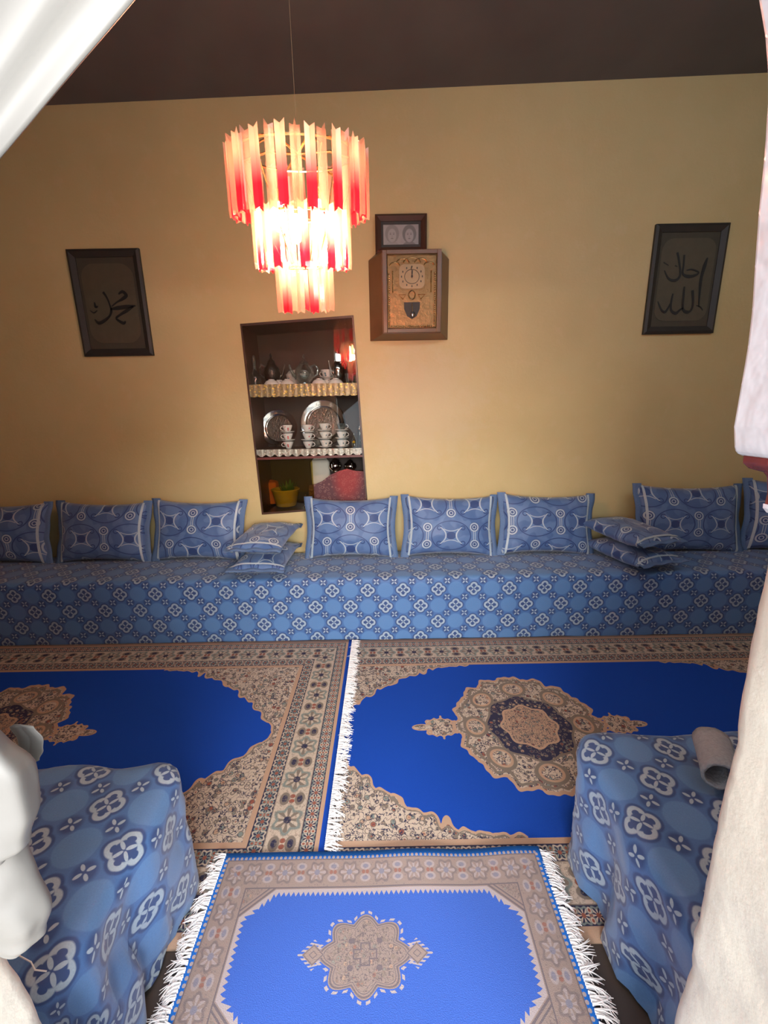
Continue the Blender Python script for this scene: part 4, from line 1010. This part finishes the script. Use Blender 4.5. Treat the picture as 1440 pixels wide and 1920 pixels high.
wc = draped('folded_cloth', -.075, .075, -.03, .03, .33, .03, None, M_cream, fold=.006, rc=.02, step=.01); wc.location = (FX(603, 3.18), 3.185, ZB); tag(wc, 'cream cloth at the back of the lower cupboard, left of the metal teapots', 'cloth')
fi = thing('figurine', (FX(573, 2.965), 2.975, ZB), 'small gold ornament in front of the yellow basket', 'ornament')
MB().lathe([(.018, 0), (.02, .01), (.008, .02), (.014, .04), (.016, .055), (.006, .07), (.010, .085), (.001, .10)], 14).build('body', M_gold, fi, smooth=True)
# box that lifts the metal teapots behind the cloth
bx = thing('wooden_box', (-0.26, 3.10, NC[2].z+.0165), 'dark wooden box under the metal teapots behind the red patterned cloth', 'box'); MB().box(-.11, .11, -.06, .06, 0, .20).build('body', M_wood, bx, bevel=.004); MB().box(-.112, .112, -.062, .062, .20, .214).build('lid', M_wood, bx, bevel=.003)
teapot(629, 3.09, NC[2].z+.2325, 'round metal teapot with a tall lid, left one in the lower cupboard', .80, M_silver, 1.3, tall=.95, py=880)
teapot(657, 3.09, NC[2].z+.2325, 'round metal teapot, right one in the lower cupboard', .78, M_silver, 1.9, tall=.85, py=880)

# ================================================================== chandelier
CX, CYc = -0.248, 1.5
ch = thing('chandelier', (CX, CYc, 2.195), 'lit three tier chandelier of clear and pink tipped glass prisms hanging over the carpets', 'lamp')
def prism_mesh(L, m_):
    R = 0.0165; tw = 0.0050; v = []; f = []
    def star(z, k=1.0, tipz=0.0):
        out = []
        for i in range(3):
            a = 2*PI*i/3+PI/2; 
            out.append((R*k*math.cos(a), R*k*math.sin(a), z+tipz)); b = a+PI/3; out.append((tw*k*math.cos(b), tw*k*math.sin(b), z))
        return out
    lv = [star(0.0, 1.0, 0.009), star(-0.006, 1.0), star(-L*.5), star(-L+.012), star(-L, .9, -0.006)]
    for s in lv: v += s
    for k in range(len(lv)-1):
        for i in range(6): j = (i+1) % 6; f.append((k*6+i, k*6+j, (k+1)*6+j, (k+1)*6+i))
    f.append((0, 1, 2, 3, 4, 5)[::-1]); n = (len(lv)-1)*6; f.append(tuple(n+i for i in range(6)))
    me = bpy.data.meshes.new('prism'); me.from_pydata(v, [], f); me.materials.append(m_); me.update(); return me
def ringf(R, z, r, nm):
    o = MB().tube([(R*math.cos(a), R*math.sin(a), z+.25*R*math.sin(a)) for a in [2*PI*i/40 for i in range(40)]], r, 6, True).build(nm, M_gold, ch, smooth=True)
for R, n, zt_, L in ((0.203, 34, 0.0, 0.185), (0.140, 22, -0.165, 0.165), (0.078, 11, -0.315, 0.140)):
    mc, mp = prism_mesh(L, M_prC), prism_mesh(L, M_prP)
    for i in range(n):
        a = 2*PI*i/n+.05; o = bpy.data.objects.new('prism', mp if i % 2 else mc); col.objects.link(o); o.parent = ch
        o.location = (R*math.cos(a), R*math.sin(a), zt_+.25*R*math.sin(a)+random.uniform(-.003, .003)); o.rotation_euler = (0, 0, a+PI/2+(0 if i % 2 else PI)+random.uniform(-.12, .12))
    ringf(R-.018, zt_-.012, .004, 'ring')
fm = MB()
for k in range(6):
    a = 2*PI*k/6
    fm.tube([(0, 0, -.01), (.10*math.cos(a), .10*math.sin(a), -.005), (.185*math.cos(a), .185*math.sin(a), -.03+.046*math.sin(a))], .0035, 6)
    fm.tube([(.183*math.cos(a), .183*math.sin(a), -.03+.046*math.sin(a)), (.13*math.cos(a), .13*math.sin(a), -.177), (.06*math.cos(a), .06*math.sin(a), -.327)], .0022, 6)
fm.build('frame', M_gold, ch, smooth=True)
MB().tube([(0, 0, -.30), (0, 0, -.02), (0, 0, .005)], .0028, 6).build('stem', M_golddull, ch, smooth=True)
MB().tube([(0, 0, .005), (0, 0, cz(CX)-2.195-.03)], .0006, 5).build('wire', M_golddull, ch, smooth=True)
MB().lathe([(.05, .03), (.05, .02), (.02, 0), (.006, -.01)], 20, (0, 0, cz(CX)-2.195-.031)).build('ceiling_cup', M_golddull, ch, smooth=True)
M_bulb = plain('lit_bulb_glass', (1, .8, .6), .3, emis=(1.0, .72, .42), es=60.0, bump=0)
for i, (bx_, by_) in enumerate(((-.062, -.02), (.060, -.03), (-.03, .06), (.04, .055))):
    b = MB().lathe([(.008, 0), (.010, -.02), (.019, -.045), (.021, -.06), (.015, -.078), (.001, -.086)], 14, cap=False).build('bulb', M_bulb, ch, smooth=True, loc=(bx_, by_, -.15))
    MB().lathe([(.012, 0), (.012, .035), (.004, .04)], 12).build('socket', M_gold, b, smooth=True)
    l = bpy.data.lights.new('bulb_light', 'POINT'); l.energy = 10.0; l.color = (1.0, .64, .40); l.shadow_soft_size = .03
    lo = bpy.data.objects.new('bulb_light', l); col.objects.link(lo); lo.location = (CX+bx_, CYc+by_, 2.195-.15-.115)

# ================================================================== curtain
cu = thing('curtain', (-0.45, 0.35, 1.3), 'white satin curtain swept across the top left and knotted at the left edge', 'curtain')
v, f = [], []
NU, NV = 90, 40
# top edge runs along a rail; everything gathers at the tie on the left
for j in range(NV+1):
    k = j/NV
    for i in range(NU+1):
        u = i/NU
        T = Vector((-0.62+0.92*u, 0.35, 2.02)); B = Vector((-0.565+0.055*u, 0.35, 1.405-0.018*u))
        k2 = k
        p = T.lerp(B, k2)
        # sag of the lower hem
        p.z += 0.012*u
        ph_ = u*26+1.5*math.sin(u*5); A = 0.022*(1-0.45*k)*(1-.75*u**6)
        p.y += A*math.sin(ph_)+0.006*fbm(u*5, k*2, 1.0)
        p.x += 0.35*A*math.cos(ph_)*(1-k)*0.3
        v.append(rel(p, cu))
n = NU+1
for j in range(NV):
    for i in range(NU): q = j*n+i; f.append((q, q+1, q+n+1, q+n))
o = mesh_obj('drape', v, f, M_curtain, cu, True); sm = o.modifiers.new('thickness', 'SOLIDIFY'); sm.thickness = .0015
MB().tube([(-0.68, .35, 2.03), (0.42, .35, 2.03)], .009, 10).build('curtain_rail', M_golddull, cu).location = (0.45, -0.35, -1.3)
def lobe(name, rows, yc, dep, ph0, nfold, tw, par, amp=.16):
    """bunched cloth: rows = (z, centre x, half width)"""
    v, f = [], []; N = 72; fine = []
    for k in range(len(rows)-1):
        for s in range(7):
            u = s/7; u2 = u*u*(3-2*u); a, b = rows[k], rows[k+1]; fine.append(tuple(a[q]+(b[q]-a[q])*(u if q == 0 else u2) for q in range(3)))
    fine.append(rows[-1]); K = len(fine)
    for k, (z, cx_, hw_) in enumerate(fine):
        for i in range(N):
            a = 2*PI*i/N; fo_ = 1+amp*math.sin(nfold*a+tw*(z-1.0)+ph0)*0.6+amp*.5*math.sin((nfold*2-1)*a-tw*1.6*(z-1)+ph0*2)*abs(math.sin(a))
            cxn = math.cos(a); edge_ = 1 if abs(cxn) > .9 else fo_
            m_ = abs(cxn)**3
            fo_ -= 0.75*math.exp(-((a-1.75-0.5*math.sin(z*20+ph0))/0.42)**2)*math.sin(PI*k/(K-1))+0.05*fbm(a*3, z*40, ph0)
            v.append(rel((cx_+hw_*cxn*(m_+(1-m_)*fo_), yc-dep*(hw_/.1)*math.sin(a)*fo_, z), par))
    for k in range(K-1):
        for i in range(N): j = (i+1) % N; f.append((k*N+i, k*N+j, (k+1)*N+j, (k+1)*N+i))
    f.append(tuple(range(N))[::-1]); f.append(tuple((K-1)*N+i for i in range(N)))
    o = MB().add(v, f).build(name, M_curtain, par, smooth=True); return o
lobe('gathered_tail', [(0.808, -.452, .006), (.812, -.452, .038), (.83, -.455, .060), (.87, -.458, .077), (.92, -.462, .074), (.96, -.465, .074), (1.02, -.468, .06), (1.1, -.475, .05), (1.25, -.52, .035), (1.41, -.545, .028)], .345, .040, 0.6, 3, 9, cu, amp=.26)
lobe('knot_loop', [(.955, -.415, .004), (.962, -.413, .020), (.985, -.415, .050), (1.02, -.425, .071), (1.064, -.437, .084), (1.10, -.447, .080), (1.14, -.460, .078), (1.19, -.478, .065), (1.23, -.495, .040), (1.245, -.50, .006)], .325, .036, 2.1, 2, 16, cu, amp=.38)
lobe('loose_fold', [(1.034, -.390, .003), (1.037, -.390, .008), (1.05, -.388, .013), (1.065, -.386, .014), (1.080, -.392, .013), (1.083, -.396, .004)], .375, .016, 1, 3, 30, cu)
MB().tube([(-0.535+.034*math.cos(a), .35+.034*math.sin(a), 1.39+.01*math.cos(a)) for a in [2*PI*i/18 for i in range(18)]], .007, 8, True).build('tieback', M_curtain, cu, smooth=True).location = (0.45, -.35, -1.3)

# ------------------------------------------------------------------ rolled towel on the right seat
tw_ = thing('rolled_towel', (0.93, 0.93, 0.432), 'rolled grey towel lying on the right front seat beside the door jamb', 'towel')
v, f = [], []; N = 40; path = []
for i in range(N+1):
    k = i/N; a = -0.4+k*6.6; r = 0.055-0.030*k; path.append((r*1.0*math.cos(a), 0.055+r*math.sin(a)))
for yy in (0, .02, .07, .12, .14):
    for i, (x, z) in enumerate(path):
        v.append((x+.003*fbm(i*.3, yy*9), yy, max(0.004, z+.002*fbm(i*.4, yy*12, 2))))
n = N+1
for j in range(4):
    for i in range(N): q = j*n+i; f.append((q, q+1, q+n+1, q+n))
o = mesh_obj('roll', v, f, M_grey, tw_, True); sm = o.modifiers.new('thickness', 'SOLIDIFY'); sm.thickness = .008; sm.offset = 1
tw_.rotation_euler = (0, 0, -0.5); tw_.location = (0.835, 0.845, 0.433)
